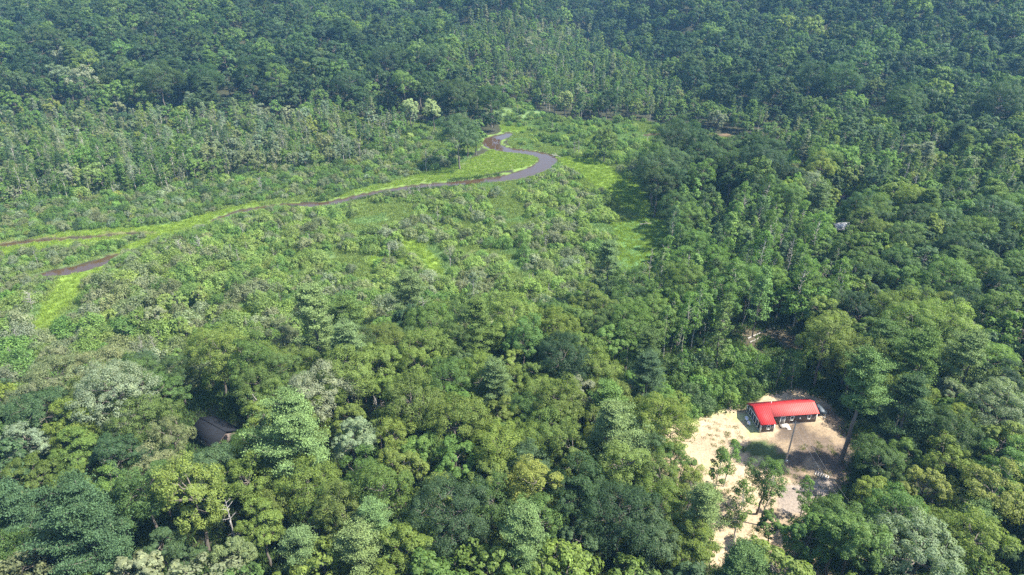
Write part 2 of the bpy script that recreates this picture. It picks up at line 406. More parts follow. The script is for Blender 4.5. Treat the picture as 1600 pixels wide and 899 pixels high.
paint(m, (0.075, 0.115, 0.040), 0.25, 9, 3)
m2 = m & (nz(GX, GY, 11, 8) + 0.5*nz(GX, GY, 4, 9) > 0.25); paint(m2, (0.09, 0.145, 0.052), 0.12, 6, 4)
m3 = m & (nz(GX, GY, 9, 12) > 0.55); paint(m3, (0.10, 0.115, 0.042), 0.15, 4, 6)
for bp in BRIGHT:
    mb = near & inpoly(QX, QY, bp)
    if bp is BRIGHT[4] or bp is BRIGHT[6]: mb &= (nz(GX, GY, 7, 17) + 0.5*nz(GX, GY, 3, 18) > -0.15)
    paint(mb, (0.11, 0.165, 0.028), 0.3, 5, 7)
paint(near & inpoly(QX, QY, BRIGHT[5]), (0.095, 0.125, 0.042), 0.2, 5, 7)
paint(near & inpoly(QX, QY, BRIGHT[3]), (0.07, 0.135, 0.045), 0.2, 5, 7)
band = near & (cd > -1) & (cd < 2.2 + wob*2); paint(band & (ci == 0), (0.10, 0.15, 0.035), 0.2, 3, 9)
paint(near & (cd < 2.5 + wob*3) & (ci == 1), (0.10, 0.105, 0.04), 0.25, 3, 9)
paint(near & (cd < 3 + wob*2) & (ci == 3), (0.10, 0.07, 0.04), 0.2, 3, 9)
paint(near & (cd < 0.3), (0.035, 0.03, 0.018))
paint(near & inpoly(QX, QY, YOUNG), (0.06, 0.095, 0.03), 0.3, 4, 2)
paint(near & inpoly(QX, QY, DIRT3), (0.13, 0.085, 0.06), 0.2, 3, 2)
paint(near & inpoly(QX, QY, YARD3), (0.12, 0.11, 0.09), 0.2, 3, 2)
paint(near & inpoly(QX, QY, LOGCLEAR), (0.065, 0.055, 0.034), 0.35, 2.5, 2)
m = near & (inpoly(QX, QY, SAND) | inpoly(QX, QY, SAND2)); paint(m, (0.285, 0.218, 0.143), 0.18, 5, 2)
mg = m & (nz(GX, GY, 4.5, 3) + 0.6*nz(GX, GY, 1.7, 4) > 0.42) & (PX < 1190) & (PY < 730); paint(mg, (0.30, 0.29, 0.13), 0.25, 2, 1)
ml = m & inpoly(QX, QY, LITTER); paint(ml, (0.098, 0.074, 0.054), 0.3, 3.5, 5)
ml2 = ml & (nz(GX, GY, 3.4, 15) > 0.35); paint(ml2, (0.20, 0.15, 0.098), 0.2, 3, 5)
ruts = m & (np.abs((GX - 46) - 0.35*(GY - 92) + 2*np.sin(GY*0.12)) % 100 < 6) & (np.abs(np.abs((GX - 49) - 0.35*(GY - 92) + 2*np.sin(GY*0.12)) - 0.9) < 0.45)
cover[ruts] *= 0.8
paint(m & inpoly(QX, QY, GRASS_SHADOW), (0.055, 0.075, 0.026), 0.3, 2, 3)  # sparse grass, with the tree's cast shadow painted into its dark green
_gr = [(1215, 760), (1290, 745), (1310, 770), (1290, 800), (1230, 800)]
paint(m & inpoly(QX, QY, _gr), (0.20, 0.165, 0.135), 0.1, 4, 3)
nxg, nyg = len(gx), len(gy)
I, J = np.meshgrid(np.arange(nxg-1), np.arange(nyg-1)); b0 = (J*nxg + I).ravel()
F = np.stack([b0, b0+1, b0+1+nxg, b0+nxg], 1)
def ground_mat():
    m, nt, b = nodes('ground cover'); L = nt.links
    at = nt.nodes.new('ShaderNodeAttribute'); at.attribute_name = 'cover'
    tc = nt.nodes.new('ShaderNodeTexCoord')
    def noise(s, d=6, r=0.6):
        n = nt.nodes.new('ShaderNodeTexNoise'); n.inputs['Scale'].default_value = s; n.inputs['Detail'].default_value = d; n.inputs['Roughness'].default_value = r
        L.new(tc.outputs['Object'], n.inputs['Vector']); return n
    n1 = noise(1.6, 8, 0.7); n2 = noise(0.25, 5)
    a = nt.nodes.new('ShaderNodeMapRange'); a.inputs[1].default_value = 0.25; a.inputs[2].default_value = 0.75; a.inputs[3].default_value = 0.62; a.inputs[4].default_value = 1.38; L.new(n1.outputs[0], a.inputs[0])
    c = nt.nodes.new('ShaderNodeMapRange'); c.inputs[1].default_value = 0.3; c.inputs[2].default_value = 0.7; c.inputs[3].default_value = 0.85; c.inputs[4].default_value = 1.15; L.new(n2.outputs[0], c.inputs[0])
    mm = nt.nodes.new('ShaderNodeMath'); mm.operation = 'MULTIPLY'; L.new(a.outputs[0], mm.inputs[0]); L.new(c.outputs[0], mm.inputs[1])
    v = nt.nodes.new('ShaderNodeVectorMath'); v.operation = 'SCALE'; L.new(at.outputs['Color'], v.inputs[0]); L.new(mm.outputs[0], v.inputs['Scale'])
    L.new(v.outputs[0], b.inputs['Base Color']); b.inputs['Roughness'].default_value = 0.95; b.inputs['Specular IOR Level'].default_value = 0.15
    bp = nt.nodes.new('ShaderNodeBump'); bp.inputs['Distance'].default_value = 0.35; bp.inputs['Strength'].default_value = 0.8; L.new(n1.outputs[0], bp.inputs['Height']); L.new(bp.outputs[0], b.inputs['Normal'])
    return m
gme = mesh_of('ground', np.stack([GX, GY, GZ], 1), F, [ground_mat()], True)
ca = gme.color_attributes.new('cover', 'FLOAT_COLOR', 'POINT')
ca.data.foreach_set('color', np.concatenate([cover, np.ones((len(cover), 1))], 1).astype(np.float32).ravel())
tag(link('ground', gme), 'forest floor, marsh meadow and bare sand', None, None, 'structure')

# water in the channels
wm, nt, b = nodes('brown river water')
b.inputs['Base Color'].default_value = (0.045, 0.027, 0.014, 1); b.inputs['Roughness'].default_value = 0.04; b.inputs['IOR'].default_value = 1.33
tc = nt.nodes.new('ShaderNodeTexCoord'); no = nt.nodes.new('ShaderNodeTexNoise'); no.inputs['Scale'].default_value = 1.2; no.inputs['Detail'].default_value = 3
bp = nt.nodes.new('ShaderNodeBump'); bp.inputs['Strength'].default_value = 0.15; bp.inputs['Distance'].default_value = 0.03
nt.links.new(tc.outputs['Object'], no.inputs['Vector']); nt.links.new(no.outputs[0], bp.inputs['Height']); nt.links.new(bp.outputs[0], b.inputs['Normal'])
for ch, nm in zip(CHANNELS, ('river', 'side_channel', 'river_pool', 'marsh_channel')):
    T = np.gradient(ch[:, :2], axis=0); T /= np.linalg.norm(T, axis=1)[:, None]; Nn = np.stack([-T[:, 1], T[:, 0]], 1)
    w = (ch[:, 2:3]/2 + 1.6)
    A = ch[:, :2] + Nn*w; B = ch[:, :2] - Nn*w
    zz = np.full((len(ch), 1), -4.42)
    V = np.concatenate([np.hstack([A, zz]), np.hstack([B, zz])]); n = len(ch); i = np.arange(n-1)
    Fw = np.stack([i, i+n, i+n+1, i+1], 1)
    if nm == 'marsh_channel': V[:, 2] = H(V[:, 0], V[:, 1]).min() - 0.42
    tag(link(nm, mesh_of(nm, V, Fw, [wm])), 'brown slow water in the marsh', None, None, 'structure')

# haze: pale even air from below the ground to above the hill forest
hm = bpy.data.materials.new('haze air'); hm.use_nodes = True; nt = hm.node_tree; nt.nodes.clear()
vo = nt.nodes.new('ShaderNodeVolumePrincipled'); vo.inputs['Density'].default_value = HAZE
vo.inputs['Color'].default_value = (0.25, 0.58, 1.0, 1); vo.inputs['Anisotropy'].default_value = 0.0
mo = nt.nodes.new('ShaderNodeOutputMaterial'); nt.links.new(vo.outputs[0], mo.inputs['Volume'])
zb, zt, hw = -12.0, 106.0, 5600.0
V = np.array([[sx*hw, sy*hw, z] for z in (zb, zt) for sy in (-1, 1) for sx in (-1, 1)], float)
Fh = np.array([[0, 2, 3, 1], [4, 5, 7, 6], [0, 1, 5, 4], [2, 6, 7, 3], [0, 4, 6, 2], [1, 3, 7, 5]])
hz_o = link('haze', mesh_of('haze', V, Fh, [hm])); tag(hz_o, 'thin blue summer haze', None, None, 'stuff')

#@@VEGETATION
# ------------------------------------------------------------------ plant prototypes
def proto(kind, wl, barkmat, leafmat):
    (wV, wF), (lV, lF) = wl
    return dict(kind=kind, wood=mesh_of(kind + '_trunk', wV, wF, [barkmat], True), crown=mesh_of(kind + '_crown', lV, lF, [leafmat]))
PB = []
for i, (R, Ht, kw) in enumerate([(6.2, 18, {}), (5.2, 17, dict(boughs=11)), (7.2, 18, dict(boughs=17, crownh=0.58)), (4.6, 16, dict(boughs=10, crownh=0.7)),
                                 (5.8, 19, dict(crownh=0.7, bare=0.15)), (6.6, 17, dict(boughs=15, wide=1.2)), (4.0, 15, dict(boughs=9, crownh=0.72)), (5.4, 18, dict(bare=0.3, lobes=11))]):
    p = proto('broadleaf', broadleaf(100 + i, R, Ht, **kw), M['bark'], M['leaf']); p['R'] = R; p['H'] = Ht; PB.append(p)
PU = []
for i, (R, Ht, kw) in enumerate([(3.2, 8, {}), (2.8, 9, dict(boughs=10)), (3.6, 7.5, dict(wide=1.15)), (2.6, 7, dict(boughs=9, bare=0.2))]):
    k_ = dict(boughs=11, lobes=9, per=62, ls=0.16, crownh=0.9); k_.update(kw)
    p = proto('bushy', broadleaf(150 + i, R, Ht, **k_), M['bark'], M['leaf']); p['R'] = R; p['H'] = Ht; PU.append(p)
PP = []
for i, kw in enumerate([dict(Ht=25, R=6.0, base=0.2), dict(Ht=23, R=5.6, base=0.2, sweep=(-0.35, 0.1)), dict(Ht=24, R=6.0, base=0.18, sweep=(-0.4, -0.08), lean=(-0.03, 0), whorl=1.5), dict(Ht=27, R=4.6, base=0.55), dict(Ht=20, R=5.4, base=0.22)]):
    p = proto('pine', pine(200 + i, per=800, **kw), M['bark'], M['needle']); p['R'] = kw['R']; p['H'] = kw['Ht']; PP.append(p)
PS = []
for i, kw in enumerate([dict(Ht=17, R=2.3), dict(Ht=15, R=1.9, base=0.4), dict(Ht=19, R=2.6, base=0.35, nl=56), dict(Ht=14, R=2.2, base=0.2)]):
    p = proto('slender', slender(300 + i, **kw), M['palebark'], M['leaf']); p['R'] = kw['R']; p['H'] = kw['Ht']; PS.append(p)
PC = []
for i, kw in enumerate([dict(Ht=13, R=2.2, base=0.12), dict(Ht=15, R=2.6, base=0.25), dict(Ht=11, R=2.0, base=0.08)]):
    p = proto('conifer', slender(350 + i, conif=True, nl=60, per=55, ls=0.2, **kw), M['bark'], M['needle']); p['R'] = kw['R']; p['H'] = kw['Ht']; PC.append(p)
PH = []
for i, kw in enumerate([dict(R=1.9, Ht=2.6), dict(R=2.4, Ht=2.9, stems=34), dict(R=1.5, Ht=2.1, stems=20), dict(R=2.0, Ht=3.6, stems=26), dict(R=2.8, Ht=2.6, stems=44)]):
    p = proto('shrub', shrub(400 + i, **kw), M['bark'], M['leaf']); p['R'] = kw['R']; p['H'] = kw['Ht']; PH.append(p)
PD = []
for i, kw in enumerate([dict(Ht=14), dict(Ht=11, spread=3.4, nb=28), dict(Ht=17, nb=16, spread=1.8), dict(Ht=8, spread=3.6, nb=30)]):
    wl = snag(500 + i, **kw); p = proto('dead', (join(wl), wl[1]), M['dead'], M['dead']); p['R'] = 2; p['H'] = kw['Ht']; PD.append(p)

# lighter combined shapes for the far masses, kept outside the scene and drawn by the stuff objects only
def light(kind, wl, bark, leaf):
    (wV, wF), (lV, lF) = wl; nw = len(wF)
    return mesh_of(kind, np.concatenate([wV, lV]), np.concatenate([wF, lF + len(wV)]), [bark, leaf], False, np.concatenate([np.zeros(nw), np.ones(len(lF))]))
SETS = {'bushy': [], 'broadleaf': [], 'pine': [], 'slender': [], 'conifer': [], 'shrub': [], 'dead': []}
for i, (R, Ht) in enumerate([(6, 17), (5, 16), (7, 17), (4.5, 15), (5.5, 18), (6.2, 16)]):
    SETS['broadleaf'].append(light('far_broadleaf', broadleaf(600 + i, R, Ht, boughs=11, lobes=9, per=40, ls=0.33, crownh=0.8), M['bark'], M['leaf']))
for i, (R, Ht) in enumerate([(3.2, 8), (2.8, 9), (3.6, 7.5), (2.6, 7)]):
    SETS['bushy'].append(light('far_bushy', broadleaf(670 + i, R, Ht, boughs=9, lobes=7, per=30, ls=0.27, crownh=0.9), M['bark'], M['leaf']))
for i in range(3): SETS['pine'].append(light('far_pine', pine(620 + i, Ht=22, R=5, per=130, ls=0.34, whorl=1.8, dead=False), M['bark'], M['needle']))
for i in range(4): SETS['slender'].append(light('far_slender', slender(630 + i, Ht=14 + i, R=2.1 + 0.2*i, per=32, ls=0.25, nl=40), M['palebark'], M['leaf']))
for i in range(3): SETS['conifer'].append(light('far_conifer', slender(640 + i, Ht=11 + 1.5*i, R=2.2, per=30, ls=0.3, nl=46, conif=True, base=0.15), M['bark'], M['needle']))
for i in range(4): SETS['shrub'].append(light('low_shrub', shrub(650 + i, R=1.7 + 0.3*i, Ht=2.2 + 0.35*i, per=30, ls=0.17), M['bark'], M['leaf']))
for i in range(3):
    a, bb = snag(660 + i, Ht=10 + 3*i); SETS['dead'].append(light('far_snag', (a, bb), M['dead'], M['dead']))

# ------------------------------------------------------------------ where everything grows
OLIVE = [(0.114, 0.160, 0.036), (0.102, 0.148, 0.037), (0.126, 0.172, 0.043), (0.094, 0.132, 0.035)]
MID = [(0.074, 0.126, 0.034), (0.084, 0.140, 0.040), (0.066, 0.112, 0.036), (0.092, 0.146, 0.038)]
BLUE = [(0.058, 0.098, 0.044), (0.070, 0.115, 0.052), (0.048, 0.085, 0.038)]
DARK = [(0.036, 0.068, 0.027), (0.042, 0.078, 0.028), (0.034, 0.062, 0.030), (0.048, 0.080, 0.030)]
PALE = [(0.135, 0.160, 0.085), (0.150, 0.180, 0.110), (0.125, 0.155, 0.075)]
SILVER = [(0.150, 0.200, 0.125), (0.13, 0.175, 0.105)]
YELLOW = [(0.145, 0.175, 0.045), (0.135, 0.17, 0.042)]
FRESH = [(0.092, 0.165, 0.040), (0.105, 0.175, 0.048), (0.085, 0.15, 0.040)]
PINEC = [(0.110, 0.172, 0.062), (0.100, 0.160, 0.060), (0.120, 0.175, 0.066)]
SHRUBBY = [(0.140, 0.205, 0.055), (0.125, 0.190, 0.052), (0.155, 0.215, 0.065)]
WILLOW = [(0.21, 0.26, 0.12)]
PAL = dict(shrubby=SHRUBBY, willow=WILLOW, olive=OLIVE, mid=MID, blue=BLUE, dark=DARK, pale=PALE, silver=SILVER, yellow=YELLOW, fresh=FRESH, pinec=PINEC)
WORD = dict(shrubby='light olive', willow='pale yellowish', olive='olive green', mid='mid green', blue='blue green', dark='dark green', pale='pale grey green', silver='silvery green', yellow='yellow green', fresh='fresh green', pinec='light green')

def pick(r, opts):
    u = r.uniform(); s = 0
    for k, w in opts:
        s += w
        if u <= s: return k
    return opts[-1][0]

PLANTS = []   # dict(kind, x, y, s, rz, tint name, tint, hero label)
def radius_of(kind):
    return dict(bushy=3.0, broadleaf=5.4, pine=4.6, slender=2.2, conifer=2.2, shrub=1.9, dead=2.2)[kind]
CELL = 8.0; GRID = {}
def clear(x, y, rad):
    cx, cyy = int(x//CELL), int(y//CELL)
    for i in range(cx-2, cx+3):
        for j in range(cyy-2, cyy+3):
            for (qx, qy, qr) in GRID.get((i, j), ()):
                if (qx-x)**2 + (qy-y)**2 < (qr + rad)**2: return False
    return True
def occupy(x, y, rad): GRID.setdefault((int(x//CELL), int(y//CELL)), []).append((x, y, rad))
def tintof(name, r):
    c = np.array(PAL[name][r.integers(len(PAL[name]))])*r.uniform(0.88, 1.14)*np.array([r.uniform(0.94, 1.07), 1.0, r.uniform(0.9, 1.1)])
    return tuple(float(v) for v in c)

# trees picked out one by one: crown centre in the photo, kind, shape number, scale, colour, what they look like
HERO = [
 (492, 505, 'pine', 0, 1.12, 'pinec', 'tall light green pine with stacked layered boughs'),
 (545, 505, 'pine', 4, 1.05, 'mid', 'darker pine leaning against the light green layered one'),
 (640, 462, 'pine', 4, 1.05, 'pinec', 'broad pine whose upturned boughs edge the marsh'),
 (950, 420, 'pine', 0, 0.95, 'pinec', 'lone pine with ragged tiers standing out of the marsh shrubs'),
 (478, 685, 'pine', 2, 1.12, 'pinec', 'windswept pine with long boughs curling to the left'),
 (155, 825, 'pine', 2, 1.10, 'blue', 'bluish pine with bare limbs near the bottom edge'),
 (20, 810, 'pine', 4, 1.0, 'blue', 'small blue green pine at the lower left edge'),
 (1345, 620, 'pine', 3, 1.05, 'mid', 'tall pine with long bare trunk right of the red-roofed cabin'),
 (1440, 570, 'pine', 1, 1.0, 'fresh', 'soft fresh green pine top right of the bare trunked pine'),
 (1515, 570, 'pine', 1, 0.95, 'pinec', 'rounded pale pine near the right edge'),
 (1380, 545, 'pine', 4, 1.0, 'mid', 'small plumed pine beyond the bare trunked pine'),
 (1415, 645, 'pine', 0, 0.95, 'dark', 'dark pine in the shade right of the bare trunked pine'),
 (1085, 305, 'conifer', 0, 1.45, 'fresh', 'pointed spruce standing in front of the dark tree clump'),
 (1178, 290, 'conifer', 1, 1.35, 'dark', 'dark narrow spruce at the right of the dark tree clump'),
 (1262, 450, 'pine', 4, 0.8, 'fresh', 'small fresh green pine in the slender wood'),
 (950, 635, 'pine', 4, 0.85, 'fresh', 'feathery pine left of the sand clearing'),
 (552, 690, 'broadleaf', 3, 1.05, 'silver', 'silver leaved tree right of the windswept pine'),
 (705, 815, 'broadleaf', 2, 0.95, 'blue', 'domed blue green tree near the bottom centre'),
 (898, 775, 'broadleaf', 1, 1.05, 'dark', 'dark blue green domed tree below the middle'),
 (45, 695, 'broadleaf', 3, 1.0, 'silver', 'silvery leaved tree by the left edge'),
 (180, 625, 'broadleaf', 2, 1.05, 'pale', 'wide pale tree with fine twigs left of the dark roof'),
 (90, 600, 'broadleaf', 5, 1.0, 'pale', 'wide pale tree with thin foliage near the left edge'),
 (190, 715, 'broadleaf', 1, 0.9, 'blue', 'dusky blue green tree below the wide pale one'),
 (245, 745, 'broadleaf', 7, 0.85, 'pale', 'pale round tree with a twiggy top below the dark roof'),
 (300, 775, 'broadleaf', 4, 1.1, 'yellow', 'yellow green tree with bare stems showing below'),
 (835, 765, 'broadleaf', 4, 0.95, 'yellow', 'yellow tinged tree beside the dark domed one'),
 (875, 640, 'broadleaf', 0, 0.95, 'olive', 'large olive oak with a rounded top at centre'),
 (1430, 870, 'broadleaf', 5, 1.0, 'silver', 'large silver flecked tree at the lower right'),
 (1330, 850, 'broadleaf', 1, 1.05, 'fresh', 'light green leafy tree near the bottom right'),
 (1445, 765, 'broadleaf', 6, 1.05, 'yellow', 'yellow green oak with a bent bare limb'),
 (1545, 780, 'broadleaf', 7, 1.0, 'yellow', 'yellow green oak with a forked grey stem'),
 (1560, 650, 'broadleaf', 2, 0.9, 'silver', 'silver green tree at the right edge'),
 (1480, 680, 'broadleaf', 0, 0.95, 'dark', 'dark olive tree in the shade at the right'),
 (1362, 772, 'broadleaf', 6, 0.9, 'olive', 'olive oak below the bare trunked pine'),
 (738, 445, 'slender', 3, 0.9, 'silver', 'small white leaved tree at the edge of the marsh'),
 (640, 168, 'broadleaf', 6, 1.25, 'willow', 'pale willow left of its twin above the river'),
 (676, 172, 'broadleaf', 3, 1.1, 'willow', 'pale willow right of its twin above the river'),
 (884, 155, 'broadleaf', 6, 1.15, 'willow', 'pale willow standing alone in the swamp valley'),
 (716, 214, 'broadleaf', 2, 1.3, 'blue', 'large grey green tree left of the river bend'),
 (268, 196, 'broadleaf', 6, 0.7, 'yellow', 'bright yellow tree in the left swamp'),
 (215, 215, 'broadleaf', 6, 0.75, 'yellow', 'yellow green tree left of the bright yellow one'),
 (150, 95, 'broadleaf', 3, 1.1, 'silver', 'silver tree on the left hill'), (90, 118, 'broadleaf', 1, 1.1, 'silver', 'wide silver tree on the left hill'),
 (300, 158, 'broadleaf', 3, 1.0, 'silver', 'silver tree at the foot of the left hill'),
 (1140, 712, 'slender', 0, 0.72, 'fresh', 'thin young tree on the sand left of the cabin'),
 (1196, 752, 'broadleaf', 7, 0.72, 'mid', 'open crowned oak on the sand below the cabin'), (1078, 765, 'broadleaf', 7, 0.7, 'olive', 'open crowned oak at the left rim of the sand clearing'),
 (1030, 800, 'broadleaf', 4, 0.85, 'olive', 'dense oak at the lower left rim of the sand clearing'), (1205, 822, 'broadleaf', 6, 0.62, 'mid', 'small bushy oak on the lower part of the sand'),
 (1312, 830, 'broadleaf', 0, 0.9, 'mid', 'round oak closing the lower right of the sand clearing'), (1262, 845, 'broadleaf', 3, 0.9, 'fresh', 'leafy tree at the foot of the sand clearing'),
 (1160, 790, 'slender', 2, 0.85, 'mid', 'thin oak on the sand with a dark forked trunk'),
 (1128, 735, 'slender', 1, 0.9, 'mid', 'thin tree at the left part of the sand clearing'),
 (1205, 760, 'slender', 2, 0.8, 'fresh', 'thin tree below the utility pole on the sand'),
 (1262, 770, 'slender', 3, 0.7, 'fresh', 'young tree at the lower edge of the cabin yard'),
 (1245, 570, 'slender', 3, 0.75, 'fresh', 'round young tree behind the cabin'),
 (1218, 572, 'slender', 3, 0.7, 'mid', 'round young tree behind the cabin roof'),
 (1056, 268, 'dead', 1, 1.1, 'mid', 'bare grey dead tree in front of the dark tree clump'),
 (1020, 410, 'dead', 2, 0.8, 'mid', 'bare pole of a dead tree at the marsh corner'), (1038, 405, 'dead', 0, 0.9, 'mid', 'forked bare dead tree at the marsh corner'), (1008, 425, 'dead', 2, 0.6, 'mid', 'short bare dead pole at the marsh corner'),
 (1233, 400, 'dead', 2, 1.0, 'mid', 'tall white dead trunk in the slender wood'), (1145, 425, 'dead', 1, 0.9, 'mid', 'crooked white dead limb in the slender wood'),
 (405, 285, 'dead', 3, 0.8, 'mid', 'pale dead tree on the far river bank'), (665, 245, 'dead', 0, 0.8, 'mid', 'bare dead tree beside the grassy river point'),
 (280, 383, 'dead', 3, 0.75, 'mid', 'tangled grey dead bush in the middle of the marsh shrubs'), (310, 378, 'dead', 3, 0.8, 'mid', 'leaning grey dead bush in the marsh shrubs'), (262, 392, 'dead', 3, 0.6, 'mid', 'low grey dead bush in the marsh shrubs'),
 (640, 298, 'dead', 3, 0.55, 'mid', 'pale dead bush at the river edge left'), (655, 296, 'dead', 3, 0.5, 'mid', 'pale dead bush at the river edge middle'), (672, 292, 'dead', 3, 0.5, 'mid', 'pale dead bush at the river edge right'),
 (45, 465, 'dead', 3, 0.8, 'mid', 'bare grey dead tree beside the bright grass strip'), (1350, 168, 'dead', 2, 0.9, 'mid', 'tall bare trunk on the right hill edge'),
 (1130, 510, 'conifer', 1, 1.3, 'mid', 'layered hemlock left of the fallen log'),
 (1190, 455, 'conifer', 1, 1.45, 'fresh', 'bushy hemlock beyond the fallen log'),
]
SHADEBEARERS = []
def add(kind, x, y, s, rz, shape, tn, r, label=None):
    PLANTS.append(dict(kind=kind, x=x, y=y, s=s, rz=rz, shape=shape, tn=tn, tint=tintof(tn, r), label=label))
rp = np.random.default_rng(5)
HL = dict(broadleaf=PB, pine=PP, slender=PS, conifer=PC, dead=PD)
for (px, py, kind, sh, s, tn, lab) in HERO:
    p = HL[kind][sh]; x, y = ground_at(px, py, p['H']*s*(0.66 if kind != 'pine' else 0.62))
    rz = 0.0 if kind == 'pine' else rp.uniform(0, 6.28)
    add(kind, x, y, s, rz, sh, tn, rp, lab); occupy(x, y, radius_of(kind)*s*0.75)

def visible_area(x, y, z, mx=70, my=90):
    px, py = project(x, y, z); return (px > -mx) & (px < 1600 + mx) & (py > -60) & (py < 899 + my)
N_C = 90000
far_d = 1250.0
# candidates: even in area over the wedge seen by the camera, with a margin on each side
cand_y = np.sqrt(rp.uniform(45**2, far_d**2, N_C)); cand_x = rp.uniform(-1, 1, N_C)*(cand_y*0.90 + 45)
dens = rp.uniform(size=N_C)
near_y = rp.uniform(45, 330, 60000); near_x = rp.uniform(-1, 1, 60000)*(near_y*0.9 + 45)
cx_ = np.concatenate([cand_x, near_x]); cy_ = np.concatenate([cand_y, near_y])
order = rp.permutation(len(cx_)); cx_ = cx_[order]; cy_ = cy_[order]
cz_ = H(cx_, cy_); bpx, bpy_ = project(cx_, cy_, cz_); tpx, tpy = project(cx_, cy_, cz_ + 15)
ccd = np.full(len(cx_), 99.0); nm_ = cy_ < 430; ccd[nm_], _i = chan_dist(cx_[nm_], cy_[nm_])
inS = {k: inpoly(bpx, bpy_, v) for k, v in dict(sand=SAND, sand2=SAND2, h2=HOUSE2, log=LOGCLEAR, dirt=DIRT3, yard=YARD3, marsh=MARSH, marshf=MARSHFAR, swl=SWAMPL, swr=SWAMPR, clump=CLUMP, slen=SLENDER, young=YOUNG).items()}
_jx = 10*nz(cx_, cy_, 22, 31); _jy = 9*nz(cx_, cy_, 18, 33)
inS['swl'] = inpoly(bpx + _jx, bpy_ + _jy*(bpy_ < 250), SWAMPL); inS['swr'] = inpoly(bpx + _jx, bpy_ + _jy, SWAMPR)
inB = np.zeros(len(cx_), bool)
for bp_ in BRIGHT:
    mb = inpoly(bpx + 3*nz(cx_, cy_, 6, 3), bpy_, bp_)
    if bp_ is BRIGHT[4] or bp_ is BRIGHT[6]: mb &= (nz(cx_, cy_, 7, 17) + 0.5*nz(cx_, cy_, 3, 18) > -0.15)
    inB |= mb
# lower sight lines kept open onto the sand and the hidden roofs
OPEN = [[(1120, 860), (1080, 800), (1050, 760), (1060, 700), (1340, 700), (1320, 790), (1260, 830), (1240, 900), (1160, 930)]]
def in_the_way(kind, x, y, z, s):
    hh = dict(bushy=8, broadleaf=17, pine=22, slender=16, conifer=13, shrub=2.6, dead=13)[kind]*s
    rr = radius_of(kind)*s
    for poly, yb in VIEWS:
        if y > yb: continue
        for f in (0.35, 0.65, 0.97):
            for dx in (-1.0, 0, 1.0):
                qx, qy = project(x + dx*rr, y, z + hh*f)
                if inpoly(qx, qy, poly): return True
    return False
VIEWS = [([(1292, 700), (1318, 650), (1345, 640), (1350, 660), (1325, 745), (1292, 745)], 109), ([(300, 645), (368, 630), (362, 672), (346, 714), (318, 695)], 200), ([(970, 345), (1042, 350), (1025, 398), (985, 405)], 260), ([(45, 500), (85, 440), (150, 425), (120, 455), (75, 510)], 190), ([(78, 430), (155, 408), (160, 416), (85, 434)], 200), ([(1045, 662), (1165, 638), (1215, 612), (1285, 612), (1300, 660), (1310, 735), (1285, 760), (1235, 765), (1175, 725), (1125, 690)], 200),
         ([(1138, 765), (1180, 765), (1212, 812), (1222, 845), (1155, 855)], 200),
         ([(308, 648), (330, 636), (355, 634), (352, 655), (340, 700), (328, 690)], 200),
         ([(1160, 520), (1200, 508), (1240, 520), (1225, 540), (1170, 545)], 260),
         ([(1296, 344), (1318, 346), (1322, 356), (1298, 356)], 330), ([(1330, 314), (1352, 316), (1350, 326), (1332, 326)], 400),
         ([(720, 250), (780, 238), (835, 245), (852, 262), (800, 276), (740, 280), (690, 286), (700, 262)], 420)]
sandlow = inpoly(bpx, bpy_, [(1130, 865), (1240, 850), (1250, 960), (1120, 950)])
hillness = smooth((cy_ - np.interp(cx_, *YF))/120)
nzA = nz(cx_, cy_, 14, 4); nzB = nz(cx_, cy_, 7, 6); nzC = nz(cx_, cy_, 40, 9)
keepvis = (tpx > -260) & (tpx < 1860) & (bpy_ > -60) & (tpy < 1080)
